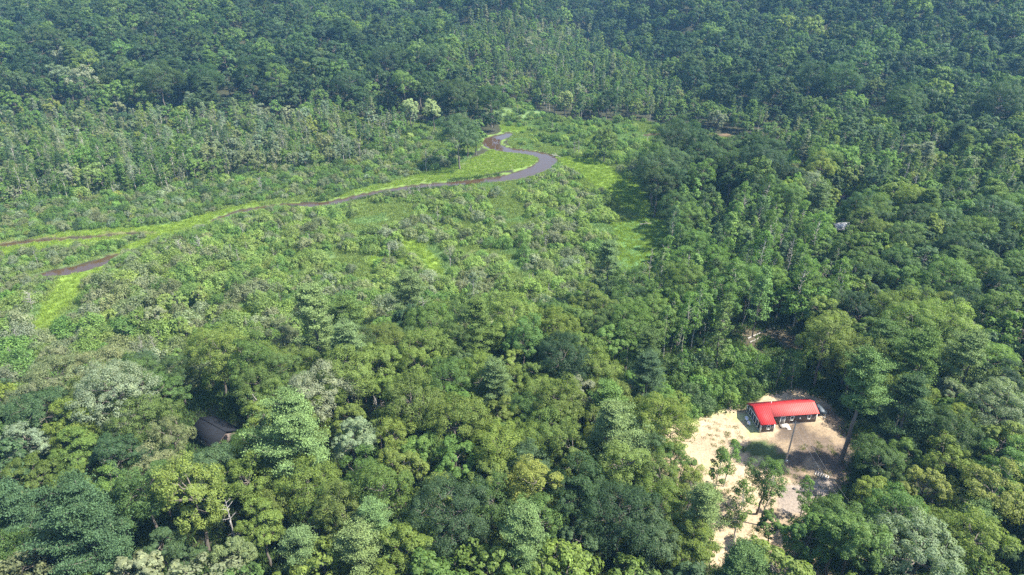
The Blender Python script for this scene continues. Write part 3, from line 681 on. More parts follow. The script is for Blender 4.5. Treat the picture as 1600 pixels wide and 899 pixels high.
for i in range(len(cx_)):
    if not keepvis[i]: continue
    x, y = float(cx_[i]), float(cy_[i]); px, py = bpx[i], bpy_[i]
    if ccd[i] < (2.5 if px < 300 else 5.5 if py > 285 else 3.5) or inB[i]: 
        continue
    if inS['sand'][i] or inS['sand2'][i] or inS['h2'][i] or inS['log'][i] or inS['dirt'][i] or inS['yard'][i]: continue
    if sandlow[i] and rp.uniform() < 0.75: continue
    r = rp
    if inS['clump'][i]:
        kind = 'broadleaf'; tn = pick(r, [('dark', .8), ('mid', .12), ('blue', .08)]); s = r.uniform(1.05, 1.3)
    elif inS['marsh'][i]:
        d = nzA[i]*0.6 + nzB[i]*0.4
        left = smooth((520 - px)/260)*0.9 + smooth((py - 430)/60)*0.7
        if d < -0.18 - left*0.9 + (0.04 if py < 400 and 560 < px < 900 else 0): continue
        kind = 'shrub'; s = r.uniform(0.7, 1.35) + 0.35*min(1, left)
        tn = pick(r, [('shrubby', .55), ('fresh', .15), ('pale', .30)]) if left < 0.5 else pick(r, [('shrubby', .40), ('fresh', .25), ('pale', .35)])
        if py > 480 and r.uniform() < 0.15: kind = 'bushy'; s = r.uniform(0.7, 1.1)
        if r.uniform() < 0.015: kind = 'dead'; s = r.uniform(0.3, 0.5)
    elif inS['marshf'][i]:
        if nzB[i] < -0.35: continue
        kind = 'shrub' if r.uniform() < 0.93 else 'bushy'; s = r.uniform(0.8, 1.45) if kind == 'shrub' else r.uniform(0.5, 0.8); tn = pick(r, [('fresh', .45), ('mid', .25), ('shrubby', .3)])
        if r.uniform() < 0.02: kind = 'dead'; s = r.uniform(0.4, 0.7)
    elif inS['swl'][i]:
        u = r.uniform(); edge = float(smooth((52 - ccd[i])/26))
        if u < 0.24 + 0.5*edge: kind = 'shrub'; s = r.uniform(1.0, 1.8)
        elif u < 0.58 + 0.3*edge: kind = 'slender'; s = r.uniform(0.55, 1.0)
        elif u < 0.70: kind = 'conifer'; s = r.uniform(0.6, 1.0)
        elif u < 0.735: kind = 'dead'; s = r.uniform(0.5, 0.9)
        elif u < 0.86: kind = 'bushy'; s = r.uniform(1.0, 1.7)
        else: kind = 'broadleaf'; s = r.uniform(0.55, 0.8)
        if edge > 0.35 and kind != 'shrub': kind = 'bushy' if r.uniform() < 0.3 else 'shrub'; s = r.uniform(0.5, 0.7) if kind == 'bushy' else r.uniform(1.1, 1.7)
        s *= 0.6 + 0.4*float(smooth((ccd[i] - 15)/50))
        tn = pick(r, [('fresh', .32), ('mid', .16), ('pale', .24), ('blue', .10), ('silver', .07), ('yellow', .03), ('shrubby', .08)])
    elif inS['swr'][i]:
        u = r.uniform()
        if u < 0.20: kind = 'conifer'; s = r.uniform(0.7, 1.3)
        elif u < 0.42: kind = 'slender'; s = r.uniform(0.6, 1.0)
        elif u < 0.50: kind = 'shrub'; s = r.uniform(1.0, 1.8)
        elif u < 0.53: kind = 'dead'; s = r.uniform(0.6, 1.0)
        elif u < 0.56: kind = 'pine'; s = r.uniform(0.6, 0.9)
        else: kind = 'bushy' if r.uniform() < 0.7 else 'broadleaf'; s = r.uniform(0.9, 1.5) if kind == 'bushy' else r.uniform(0.6, 0.9)
        tn = pick(r, [('fresh', .18), ('mid', .42), ('pale', .10), ('blue', .18), ('yellow', .02), ('olive', .10)])
    elif inS['young'][i]:
        kind = 'shrub' if r.uniform() < 0.88 else 'slender'; s = r.uniform(0.8, 1.5) if kind == 'shrub' else r.uniform(0.3, 0.5)
        tn = pick(r, [('fresh', .5), ('mid', .35), ('blue', .15)])
    elif inS['slen'][i]:
        u = r.uniform()
        if u < 0.36: kind = 'slender'; s = r.uniform(0.8, 1.2)
        elif u < 0.48: kind = 'conifer'; s = r.uniform(0.9, 1.35)
        elif u < 0.52: kind = 'dead'; s = r.uniform(0.7, 1.05)
        elif u < 0.62: kind = 'shrub'; s = r.uniform(1.2, 2.0)
        else: kind = 'broadleaf'; s = r.uniform(0.6, 0.85)
        tn = pick(r, [('fresh', .58), ('mid', .30), ('dark', .05), ('blue', .07)])
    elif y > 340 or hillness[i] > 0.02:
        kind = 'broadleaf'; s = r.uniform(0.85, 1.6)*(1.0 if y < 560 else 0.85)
        tn = pick(r, [('dark', .66), ('mid', .16), ('blue', .12), ('fresh', .03), ('olive', .045), ('silver', .003), ('pale', .002)])  # dark hardwoods, their share raised to paint cloud shadow into the hill crowns
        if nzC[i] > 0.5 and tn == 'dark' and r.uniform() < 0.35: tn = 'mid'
        if hillness[i] < 0.25 and r.uniform() < 0.45: kind = 'bushy'; s = r.uniform(1.0, 1.5)
        elif r.uniform() < 0.04 + 0.1*(nzC[i] < -0.4): kind = 'pine'; s = r.uniform(0.8, 1.15)
    else:
        right = px > 1290 and py < 560
        kind = 'broadleaf'; s = r.uniform(0.72, 1.06)
        if r.uniform() < (0.05 if not right else 0.03): kind = 'pine'; s = r.uniform(0.75, 0.95)
        elif r.uniform() < 0.012: kind = 'dead'; s = r.uniform(0.8, 1.1)
        if right: tn = pick(r, [('dark', .42), ('mid', .33), ('olive', .12), ('blue', .10), ('fresh', .03)])  # more dark tints here: cloud shade painted into the crown colours
        elif px < 420: tn = pick(r, [('mid', .28), ('olive', .27), ('blue', .15), ('pale', .16), ('dark', .08), ('fresh', .06)])
        else: tn = pick(r, [('olive', .46), ('mid', .25), ('blue', .09), ('fresh', .08), ('pale', .05), ('dark', .05), ('yellow', .02)])
        if kind == 'pine' and tn in ('olive', 'pale', 'yellow'): tn = 'pinec'
    if ccd[i] < 16 and kind == 'shrub': s = min(s, r.uniform(0.6, 0.95))
    elif ccd[i] < 12 and kind in ('slender', 'conifer', 'pine', 'broadleaf'): continue
    if kind in ('broadleaf', 'slender', 'bushy') and y > 300 and ((inpoly(tpx[i], tpy[i], [(0, 85), (170, 78), (190, 135), (0, 150)]) and r.uniform() < 0.14) or (inpoly(tpx[i], tpy[i], [(200, 158), (520, 150), (560, 240), (300, 240)]) and r.uniform() < 0.35)):
        tn = 'silver' if r.uniform() < 0.5 else 'pale'
    br_ = r.uniform(0.82, 1.3) if kind == 'shrub' else 1.0
    pack = dict(bushy=0.62, broadleaf=0.62, pine=0.66, slender=0.72, conifer=0.7, shrub=0.68, dead=0.6)[kind]
    if y > 520: pack *= 1.08
    rad = radius_of(kind)*s*pack
    if not clear(x, y, rad): continue
    if in_the_way(kind, x, y, float(cz_[i]), s): continue
    if 68 < x < 84 and 108 < y < 126 and kind not in ('shrub',): continue
    if kind == 'shrub': L_ = PH
    else: L_ = dict(bushy=PU, broadleaf=PB, pine=PP, slender=PS, conifer=PC, dead=PD)[kind]
    sh = int(r.integers(len(L_)))
    if kind == 'pine' and sh == 3: sh = 0
    occupy(x, y, rad); add(kind, x, y, s, r.uniform(0, 6.28), sh, tn, r)
    PLANTS[-1]['tint'] = tuple(v*br_ for v in PLANTS[-1]['tint'])

# which of them stand in view, and how large they show
for p in PLANTS:
    L_ = dict(bushy=PU, broadleaf=PB, pine=PP, slender=PS, conifer=PC, shrub=PH, dead=PD)[p['kind']][p['shape']]
    p['L'] = L_; z = float(H(p['x'], p['y'])); p['z'] = z
    hh = L_['H']*p['s']; cpx, cpy = project(p['x'], p['y'], z + hh*0.68); p['cx'], p['cy'] = float(cpx), float(cpy)
    tx, ty = project(p['x'], p['y'], z + hh); d = math.hypot(math.hypot(p['x'], p['y']), CAM_H - z)
    m_ = 10
    p['inview'] = m_ < p['cx'] < 1600 - m_ and m_ < p['cy'] < 889
    p['size'] = L_['R']*p['s']*hh/d**2
LIMIT = dict(bushy=200, broadleaf=295, pine=60, slender=170, conifer=80, shrub=290, dead=45)
single = {}
for k in LIMIT:
    c = [p for p in PLANTS if p['kind'] == k and p['inview']]
    c.sort(key=lambda p: (p['label'] is None, -p['size']))
    for p in c[:LIMIT[k]]: p['single'] = True
NAMES = dict(bushy='bushy_tree', broadleaf='broadleaf_tree', pine='pine_tree', slender='slender_tree', conifer='spruce_tree', shrub='marsh_shrub', dead='dead_tree')
CATS = dict(bushy='small tree', broadleaf='broadleaf tree', pine='pine tree', slender='slender tree', conifer='spruce tree', shrub='shrub', dead='dead tree')
GROUPS = dict(bushy='bushy small trees of the swamp', broadleaf='broadleaf trees of the forest canopy', pine='pine trees among the hardwoods', slender='slender trees with thin trunks', conifer='narrow spruce and hemlock trees', shrub='rounded shrubs of the marsh and clearings', dead='bare dead trees')
_ONES = 'zero one two three four five six seven eight nine ten eleven twelve thirteen fourteen fifteen sixteen seventeen eighteen nineteen'.split()
_TENS = 'x x twenty thirty forty fifty sixty seventy eighty ninety'.split()
def number(v):
    v = int(round(v)); return _ONES[v] if v < 20 else _TENS[v//10] + ('' if v % 10 == 0 else '-' + _ONES[v % 10])
def place_words(p):
    return f"{number(p['cx']/16)} percent across {number(p['cy']/8.99)} percent down the photo"
def shape_word(p):
    k = p['kind']
    if k == 'broadleaf': return ['round topped', 'compact', 'broad', 'tall oval', 'loose', 'wide', 'small domed', 'thinly leaved'][p['shape']]
    if k == 'pine': return ['tiered', 'windblown', 'swept', 'long trunked', 'low'][p['shape']]
    if k == 'slender': return ['upright', 'thin', 'tall', 'bushy'][p['shape']]
    if k == 'bushy': return ['rounded', 'tall', 'wide', 'thin'][p['shape']]
    if k == 'conifer': return ['narrow', 'tall', 'short'][p['shape']]
    if k == 'shrub': return ['rounded', 'mounded', 'small', 'tall', 'spreading'][p['shape']]
    return ['upright', 'spreading', 'tall', 'short'][p['shape']]
used_labels = set()
def plant(p):
    L_ = p['L']; k = p['kind']
    root = empty(NAMES[k], (p['x'], p['y'], p['z'] - 0.15), p['rz']); root.scale = (p['s'],)*3
    noun = dict(bushy='bushy tree', broadleaf='broadleaf tree', pine='pine', slender='slender tree', conifer='spruce', shrub='shrub', dead='leafless dead tree')[k]
    lab = p['label'] or (f"{shape_word(p)} {WORD[p['tn']] + ' ' if k != 'dead' else 'grey '}{noun}, {place_words(p)}")
    while lab in used_labels:
        p['cx'] += 16; lab = f"{shape_word(p)} {WORD[p['tn']] + ' ' if k != 'dead' else 'grey '}{noun}, {place_words(p)}"
    used_labels.add(lab)
    tag(root, lab, CATS[k], GROUPS[k])
    t = link('trunk' if k != 'shrub' else 'stems', L_['wood'], root)
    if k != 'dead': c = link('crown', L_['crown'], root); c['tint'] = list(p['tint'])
    return root
for p in PLANTS:
    if p.get('single'): plant(p)

def scatter(name, label, meshes, pts, parent=None):
    """one stuff object: points in a mesh, each drawn as one of the light shapes"""
    n = len(pts); me = bpy.data.meshes.new(name); me.vertices.add(n)
    me.vertices.foreach_set('co', np.array([[q['x'], q['y'], q['z'] - 0.1] for q in pts], np.float32).ravel())
    def attr(nm, t, arr, key='value'):
        a = me.attributes.new(nm, t, 'POINT'); a.data.foreach_set(key, np.asarray(arr).ravel())
    attr('which', 'INT', np.array([q['w'] for q in pts], np.int32)); attr('size', 'FLOAT', np.array([q['s'] for q in pts], np.float32))
    attr('turn', 'FLOAT', np.array([q['rz'] for q in pts], np.float32))
    attr('tint', 'FLOAT_COLOR', np.array([[*q['tint'], 1] for q in pts], np.float32), 'color')
    o = link(name, me); tag(o, label, None, None, 'stuff')
    gc = bpy.data.collections.new(name + '_shapes')
    for i, m_ in enumerate(meshes):
        so = bpy.data.objects.new(f"{name}_shape_{i:02d}", m_); gc.objects.link(so)
    ng = bpy.data.node_groups.new(name + '_scatter', 'GeometryNodeTree')
    ng.interface.new_socket('Geometry', in_out='INPUT', socket_type='NodeSocketGeometry'); ng.interface.new_socket('Geometry', in_out='OUTPUT', socket_type='NodeSocketGeometry')
    N_ = ng.nodes; L = ng.links
    gi = N_.new('NodeGroupInput'); go = N_.new('NodeGroupOutput'); ci_ = N_.new('GeometryNodeCollectionInfo'); ci_.inputs['Collection'].default_value = gc
    ci_.inputs['Separate Children'].default_value = True; ci_.inputs['Reset Children'].default_value = True
    io = N_.new('GeometryNodeInstanceOnPoints'); io.inputs['Pick Instance'].default_value = True
    def na(nm, t):
        a = N_.new('GeometryNodeInputNamedAttribute'); a.data_type = t; a.inputs['Name'].default_value = nm; return a
    w_ = na('which', 'INT'); s_ = na('size', 'FLOAT'); t_ = na('turn', 'FLOAT'); cb = N_.new('ShaderNodeCombineXYZ')
    mp = N_.new('GeometryNodeMeshToPoints')
    L.new(gi.outputs[0], mp.inputs['Mesh']); L.new(mp.outputs[0], io.inputs['Points']); L.new(ci_.outputs[0], io.inputs['Instance'])
    L.new(w_.outputs[0], io.inputs['Instance Index']); L.new(s_.outputs[0], io.inputs['Scale']); L.new(t_.outputs[0], cb.inputs[2]); L.new(cb.outputs[0], io.inputs['Rotation'])
    L.new(io.outputs[0], go.inputs[0])
    md = o.modifiers.new('scatter', 'NODES'); md.node_group = ng
    return o
MASS = dict(bushy=('swamp_thicket', 'mass of small bushy trees filling the swamp'), broadleaf=('forest', 'distant broadleaf forest covering the hills and filling behind the nearer trees'), pine=('distant_pine_forest', 'scattered distant pines among the hill forest'),
            slender=('thin_swamp_trees', 'mass of thin trees in the swamp'), conifer=('spruce_swamp', 'mass of small spruces in the swamp valley'),
            shrub=('low_shrubbery', 'mass of low shrubs on the marsh'), dead=('dead_wood_thicket', 'grey dead trees far off in the swamp'))
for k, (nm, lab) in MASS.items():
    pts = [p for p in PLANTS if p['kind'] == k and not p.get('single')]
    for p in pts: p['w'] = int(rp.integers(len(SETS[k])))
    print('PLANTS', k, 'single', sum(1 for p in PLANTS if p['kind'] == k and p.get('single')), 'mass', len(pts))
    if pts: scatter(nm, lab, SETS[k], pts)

# grass tufts on the marsh, the banks and the sand
def tuft(seed, n=40, R=1.3, h=0.55, w=0.07):
    r = np.random.default_rng(seed); a = r.uniform(0, 6.28, n); s = np.sqrt(r.uniform(0, 1, n))*R
    B = np.stack([np.cos(a)*s, np.sin(a)*s, np.zeros(n)], 1); d = unit(r.normal(size=(n, 3))*0.35 + [0, 0.0, 1.0]); sd = unit(np.cross(d, r.normal(size=(n, 3))))*w
    hh = (h*r.uniform(0.6, 1.3, n))[:, None]
    V = np.stack([B - sd, B + sd, B + d*hh + sd*0.3, B + d*hh - sd*0.3], 1).reshape(-1, 3)
    return mesh_of('grass_tuft', V, np.arange(4*n).reshape(n, 4), [M['grassblade']])
TU = [tuft(700 + i, h=0.35 + 0.12*i, w=0.09) for i in range(4)]
gp = []
nG = 190000
gyy = np.sqrt(rp.uniform(50**2, 400**2, nG)); gxx = rp.uniform(-1, 1, nG)*(gyy*0.9 + 20); gzz = H(gxx, gyy); gpx, gpy = project(gxx, gyy, gzz)
gcd, gci = chan_dist(gxx, gyy)
inM = inpoly(gpx, gpy, MARSH) | inpoly(gpx, gpy, MARSHFAR) | inpoly(gpx, gpy, SWAMPL)
inBr = np.zeros(nG, bool)
for bp_ in BRIGHT:
    mb = inpoly(gpx, gpy, bp_)
    if bp_ is BRIGHT[4] or bp_ is BRIGHT[6]: mb &= (nz(gxx, gyy, 7, 17) + 0.5*nz(gxx, gyy, 3, 18) > -0.15)
    inBr |= mb
inY = inpoly(gpx, gpy, YOUNG); inSd = inpoly(gpx, gpy, SAND)
inLog = inpoly(gpx, gpy, LOGCLEAR) & (nz(gxx, gyy, 3, 2) < 0.35)
n8 = nz(gxx, gyy, 11, 8) + 0.5*nz(gxx, gyy, 4, 9)
for i in range(nG):
    if gcd[i] < 0.8: continue
    if inBr[i]: t = (0.16, 0.235, 0.04); s = 0.7
    elif inM[i]:
        t = (0.14, 0.22, 0.085) if n8[i] > 0.25 else (0.14, 0.195, 0.058); s = 0.85
    elif inY[i]: t = (0.08, 0.13, 0.035); s = 0.9
    elif inSd[i]:
        if rp.uniform() < 0.55 + 0.45*(nz(gxx[i], gyy[i], 5, 3) < 0.0) or (gpx[i] > 1190 and gpy[i] < 690): continue
        t = (0.12, 0.14, 0.05); s = 0.45
    elif gyy[i] < 300 and not inLog[i] and rp.uniform() < 0.5: t = (0.055, 0.095, 0.030); s = 1.3
    else: continue
    v = rp.uniform(0.8, 1.2)
    gp.append(dict(x=gxx[i], y=gyy[i], z=gzz[i] + 0.08, s=s*rp.uniform(0.7, 1.4), rz=rp.uniform(0, 6.28), w=int(rp.integers(4)), tint=(t[0]*v, t[1]*v, t[2]*v)))
scatter('grass', 'grass, sedge and ferns covering the meadow, banks and forest floor', TU, gp)
print('TUFTS', len(gp))
#@@OBJECTS
# ------------------------------------------------------------------ boxes and simple solids for built things
class MB:
    def __init__(s): s.V = []; s.F = []; s.n = 0
    def add(s, V, F):
        s.V.append(np.asarray(V, float)); s.F.append(np.asarray(F) + s.n); s.n += len(V)
    def box(s, x0, x1, y0, y1, z0, z1):
        V = [(x, y, z) for z in (z0, z1) for y in (y0, y1) for x in (x0, x1)]
        s.add(V, [[0, 2, 3, 1], [4, 5, 7, 6], [0, 1, 5, 4], [2, 6, 7, 3], [0, 4, 6, 2], [1, 3, 7, 5]]); return s
    def bar(s, a, b, w, h=None):
        """a beam with a square section from a to b"""
        a = np.array(a, float); b = np.array(b, float); d = unit(b - a); h = h or w
        up = np.array([0, 0, 1.0]) if abs(d[2]) < 0.95 else np.array([0, 1.0, 0])
        A = unit(np.cross(d, up))*w/2; B = unit(np.cross(A, d))*h/2
        V = [a-A-B, a+A-B, a+A+B, a-A+B, b-A-B, b+A-B, b+A+B, b-A+B]
        s.add(V, [[0, 3, 2, 1], [4, 5, 6, 7], [0, 1, 5, 4], [1, 2, 6, 5], [2, 3, 7, 6], [3, 0, 4, 7]]); return s
    def slab(s, quad, t):
        """a sheet over four corners (counter-clockwise from above) with thickness t below"""
        q = np.array(quad, float); n = unit(np.cross(q[1]-q[0], q[3]-q[0])); lo = q - n*t
        s.add(np.concatenate([q, lo]), [[0, 1, 2, 3], [7, 6, 5, 4], [0, 4, 5, 1], [1, 5, 6, 2], [2, 6, 7, 3], [3, 7, 4, 0]]); return s
    def tube(s, P, R, sides=8): s.add(*tube(P, R if hasattr(R, '__len__') else [R]*len(P), sides)); return s
    def cyl(s, a, b, r, sides=12):
        a = np.array(a, float); b = np.array(b, float); V, F = tube([a, b], [r, r], sides); s.add(V, F)
        for c, off, flip in ((a, 0, 1), (b, sides, 0)):
            k = np.arange(sides); ce = len(V)
            W = np.concatenate([V[off:off+sides], [c]]); F2 = np.stack([k, (k+1) % sides, np.full(sides, sides), np.full(sides, sides)], 1)
            s.add(np.concatenate([W, [c + 1e-5]]), np.stack([k, (k+1) % sides, np.full(sides, sides), np.full(sides, sides+1)], 1))
        return s
    def build(s, name, mat, parent=None):
        return link(name, mesh_of(name, np.concatenate(s.V), np.concatenate(s.F), [mat]), parent)

def siding(name, col, pitch=0.2):
    m, nt, b = nodes(name); L = nt.links
    tc = nt.nodes.new('ShaderNodeTexCoord'); wv = nt.nodes.new('ShaderNodeTexWave'); wv.bands_direction = 'Z'; wv.wave_profile = 'SAW'
    wv.inputs['Scale'].default_value = 1/pitch/ (2*math.pi)*6.283/1.0*0.5; L.new(tc.outputs['Object'], wv.inputs['Vector'])
    no = nt.nodes.new('ShaderNodeTexNoise'); no.inputs['Scale'].default_value = 2.2; no.inputs['Detail'].default_value = 6; L.new(tc.outputs['Object'], no.inputs['Vector'])
    mr = nt.nodes.new('ShaderNodeMapRange'); mr.inputs[3].default_value = 0.7; mr.inputs[4].default_value = 1.3; L.new(no.outputs[0], mr.inputs[0])
    v = nt.nodes.new('ShaderNodeVectorMath'); v.operation = 'SCALE'; v.inputs[0].default_value = col; L.new(mr.outputs[0], v.inputs['Scale'])
    L.new(v.outputs[0], b.inputs['Base Color']); b.inputs['Roughness'].default_value = 0.8
    bp = nt.nodes.new('ShaderNodeBump'); bp.inputs['Strength'].default_value = 0.7; bp.inputs['Distance'].default_value = 0.03; L.new(wv.outputs[1], bp.inputs['Height']); L.new(bp.outputs[0], b.inputs['Normal'])
    return m
M['siding'] = siding('brown board siding', (0.11, 0.085, 0.075))
M['red'] = flat('red metal roofing', (0.40, 0.028, 0.028), 0.65, 0.12, 0.9, 0.0, 0.2)
M['red2'] = flat('red metal roofing with painted sheen', (0.46, 0.085, 0.075), 0.65, 0.14, 1.1, 0.0, 0.2)  # paler pinkish red puts the main slope's grazing reflection into the colour
M['white'] = flat('white paint', (0.78, 0.78, 0.76), 0.5, 0.05)
M['glass'] = flat('dark window glass', (0.018, 0.022, 0.028), 0.12, 0.1)
M['screen'] = flat('dark insect screen', (0.03, 0.033, 0.036), 0.5, 0.15)
M['door'] = flat('grey door', (0.16, 0.15, 0.15), 0.5, 0.05)
M['conc'] = flat('sandy concrete', (0.38, 0.33, 0.27), 0.9, 0.15)
M['shingle'] = flat('dark shingles', (0.011, 0.012, 0.015), 0.9, 0.5, 3, 0.0, 0.1)
M['palemetal'] = flat('pale metal roofing', (0.26, 0.27, 0.28), 0.5, 0.15, 1)
M['tarp'] = flat('dark blue grey cover', (0.05, 0.065, 0.08), 0.6, 0.2, 2)
M['rubber'] = flat('black rubber', (0.02, 0.02, 0.02), 0.8, 0.1)
M['steel'] = flat('galvanised steel', (0.35, 0.36, 0.37), 0.45, 0.1, 4, 0.7)
M['polewood'] = flat('weathered pole wood', (0.33, 0.28, 0.23), 0.9, 0.2, 3)
M['lumber'] = flat('grey lumber', (0.42, 0.37, 0.31), 0.85, 0.2, 4)
M['stone'] = flat('dark stone', (0.06, 0.058, 0.055), 0.9, 0.3, 3)
M['wire'] = flat('grey aluminium cable', (0.20, 0.20, 0.21), 0.5, 0.05)
M['plastic'] = flat('white garden plastic', (0.80, 0.80, 0.80), 0.4, 0.04)
M['brownwall'] = siding('orange brown boards', (0.30, 0.15, 0.07))

# ------------------------------------------------------------------ the red-roofed cabin
def cabin():
    hx, hy = 54.6, 117.0; z0 = float(H(60, 120))
    root = empty('cabin', (hx, hy, z0), math.radians(6.5))
    tag(root, 'brown cabin with red metal roof and white window trim on the sand clearing', 'cabin')
    L, D, W, S = 14.0, 7.2, 3.1, 2.1; zr, ze, zm, zb = 3.75, 2.45, 2.72, 0.22; yr = 4.65
    f = MB(); f.box(0.03, W-0.03, 0.03, D-0.03, -0.3, zb); f.box(W-0.03, L-0.05, S+0.04, D-0.03, -0.3, zb-0.002); f.build('foundation', M['conc'], root)
    # walls: extruded profile sections
    w = MB()
    def section(x0, x1, prof):
        n = len(prof); V = [(x0, y, z) for y, z in prof] + [(x1, y, z) for y, z in prof]
        F = [[i, (i+1) % n, (i+1) % n + n, i + n] for i in range(n)]
        w.add(V, F)
        c0 = [0, 1, 2, 3]; w.add(V[:n], [[0, 1, 2, 3], [0, 3, 4, 4]] if n == 5 else [[0, 1, 2, 3]]); w.add(V[n:], [[3, 2, 1, 0], [4, 4, 3, 0]] if n == 5 else [[3, 2, 1, 0]])
    def sec(x0, x1, y0, zf):
        V = [(x, y, z) for x in (x0, x1) for y, z in ((y0, zb), (D, zb), (D, ze), (yr, zr - 0.06), (y0, zf))]
        w.add(V, [[0, 1, 6, 5], [1, 2, 7, 6], [2, 3, 8, 7], [3, 4, 9, 8], [4, 0, 5, 9], [0, 4, 3, 1], [1, 3, 2, 2], [5, 6, 8, 9], [6, 7, 8, 8]])
    sec(0, W, 0, ze); sec(W + 0.002, L, S, zm)
    me_F = []
    for Fa in w.F: me_F.append(Fa)
    # drop degenerate fourth corners
    V = np.concatenate(w.V); Fq = np.concatenate(w.F); tri = Fq[:, 2] == Fq[:, 3]
    link('wall', mesh_of('wall', V, [Fq[~tri], Fq[tri][:, :3]], [M['siding']]), root)
    def roof(q, mat, ribs_x, name='roof_slope'):
        m = MB(); m.slab(q, 0.09); q = np.array(q, float)
        for x in ribs_x:                                   # raised seams running from ridge to eave
            t = (x - q[0][0])/(q[1][0] - q[0][0]); a = q[0] + (q[1]-q[0])*t; b = q[3] + (q[2]-q[3])*t
            m.bar(a + [0, 0, 0.02], b + [0, 0, 0.02], 0.05, 0.07)
        return m.build(name, mat, root)
    sl = (zr - ze)/yr; o = 0.28
    roof([(-o, -0.3, ze - 0.3*sl + 0.1), (W + 0.12, -0.3, ze - 0.3*sl + 0.1), (W + 0.12, yr, zr + 0.1), (-o, yr, zr + 0.1)], M['red'], np.arange(0, W, 0.42))
    sm = (zr - zm)/(yr - S)
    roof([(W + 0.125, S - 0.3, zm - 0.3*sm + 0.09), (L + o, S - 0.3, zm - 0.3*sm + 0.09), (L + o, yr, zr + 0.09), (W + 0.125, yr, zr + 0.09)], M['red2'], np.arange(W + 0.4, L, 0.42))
    sr = (zr - ze)/(D - yr)
    roof([(-o, yr + 0.01, zr + 0.1), (L + o, yr + 0.01, zr + 0.1), (L + o, D + 0.3, ze - 0.3*sr + 0.1), (-o, D + 0.3, ze - 0.3*sr + 0.1)], M['red'], np.arange(0, L, 0.42))
    MB().bar((-o - 0.01, yr, zr + 0.115), (L + o + 0.01, yr, zr + 0.115), 0.22, 0.05).build('ridge_cap', M['red'], root)
    MB().cyl((4.6, 5.6, 3.1), (4.6, 5.6, 3.85), 0.07).build('vent_pipe', M['white'], root)
    def window(x, y, z, ww, hh):
        g = MB().box(x - ww/2, x + ww/2, y - 0.03, y - 0.005, z, z + hh).build('window', M['glass'], root)
        fr = MB(); t = 0.13
        fr.box(x - ww/2 - t, x - ww/2, y - 0.06, y - 0.002, z - t, z + hh + t).box(x + ww/2, x + ww/2 + t, y - 0.06, y - 0.002, z - t, z + hh + t)
        fr.box(x - ww/2, x + ww/2, y - 0.06, y - 0.002, z - t, z).box(x - ww/2, x + ww/2, y - 0.06, y - 0.002, z + hh, z + hh + t)
        fr.box(x - ww/2, x + ww/2, y - 0.045, y - 0.031, z + hh/2 - 0.03, z + hh/2 + 0.03)
        fr.build('window_frame', M['white'], g)
    window(1.75, 0, 0.95, 0.62, 1.05); window(8.2, S, 1.15, 0.62, 1.0); window(12.2, S, 1.15, 0.62, 1.0)
    # corner boards
    for (x0, x1, y0, y1, zt_) in ((-0.04, 0.12, -0.04, 0.1, ze), (W - 0.12, W + 0.04, -0.04, 0.1, ze), (-0.04, 0.1, D - 0.1, D + 0.04, ze), (L - 0.1, L + 0.04, S - 0.04, S + 0.1, zm), (L - 0.1, L + 0.04, D - 0.1, D + 0.04, ze)):
        MB().box(x0, x1, y0, y1, zb, zt_ - 0.05).build('corner_board', M['white'], root)
    # gable end: five tall screened openings between white posts under one white beam
    ys = np.linspace(0.2, D - 0.15, 7)
    MB().box(-0.07, -0.004, 0.1, D - 0.1, ze - 0.18, ze - 0.04).build('beam', M['white'], root)
    for i in range(6):
        a, b = ys[i] + 0.08, ys[i+1] - 0.08; lo = 0.3 if i == 0 else 0.55
        g = MB().box(-0.03, -0.003, a, b, lo, ze - 0.18).build('screen_window', M['screen'], root)
        fr = MB().box(-0.065, -0.002, a - 0.1, a, lo - 0.12, ze - 0.181).box(-0.065, -0.002, b, b + 0.055, lo - 0.12, ze - 0.181).box(-0.06, -0.002, a, b, lo - 0.12, lo)
        fr.build('window_frame', M['white'], g)
    # door with its white frame, landing and railing
    d = MB().box(5.55, 6.45, S - 0.05, S - 0.004, 0.3, 2.3).build('door', M['door'], root)
    fr = MB().box(5.42, 5.55, S - 0.08, S - 0.003, 0.3, 2.42).box(6.45, 6.58, S - 0.08, S - 0.003, 0.3, 2.42).box(5.55, 6.45, S - 0.08, S - 0.003, 2.3, 2.42); fr.build('door_frame', M['white'], d)
    MB().cyl((6.33, S - 0.05, 1.25), (6.33, S - 0.12, 1.25), 0.035).build('handle', M['steel'], d)
    st = MB(); st.box(5.4, 7.4, S - 1.25, S - 0.09, 0.16, 0.27)
    for k in range(2): st.box(6.5, 7.4, S - 1.27 - 0.3*(k+1), S - 1.26 - 0.3*k, 0.10 - 0.09*k, 0.19 - 0.09*k)
    st.build('landing', M['lumber'], root)
    rl = MB()
    for x in (5.45, 6.4): rl.box(x - 0.04, x + 0.04, S - 1.22, S - 1.14, 0.27, 1.15)
    rl.box(5.45, 6.4, S - 1.21, S - 1.15, 1.08, 1.16); rl.build('railing', M['white'], root)
    MB().box(9.9, 10.2, S - 0.14, S - 0.004, 1.2, 1.65).build('meter_box', M['steel'], root)
    return root
cabin()

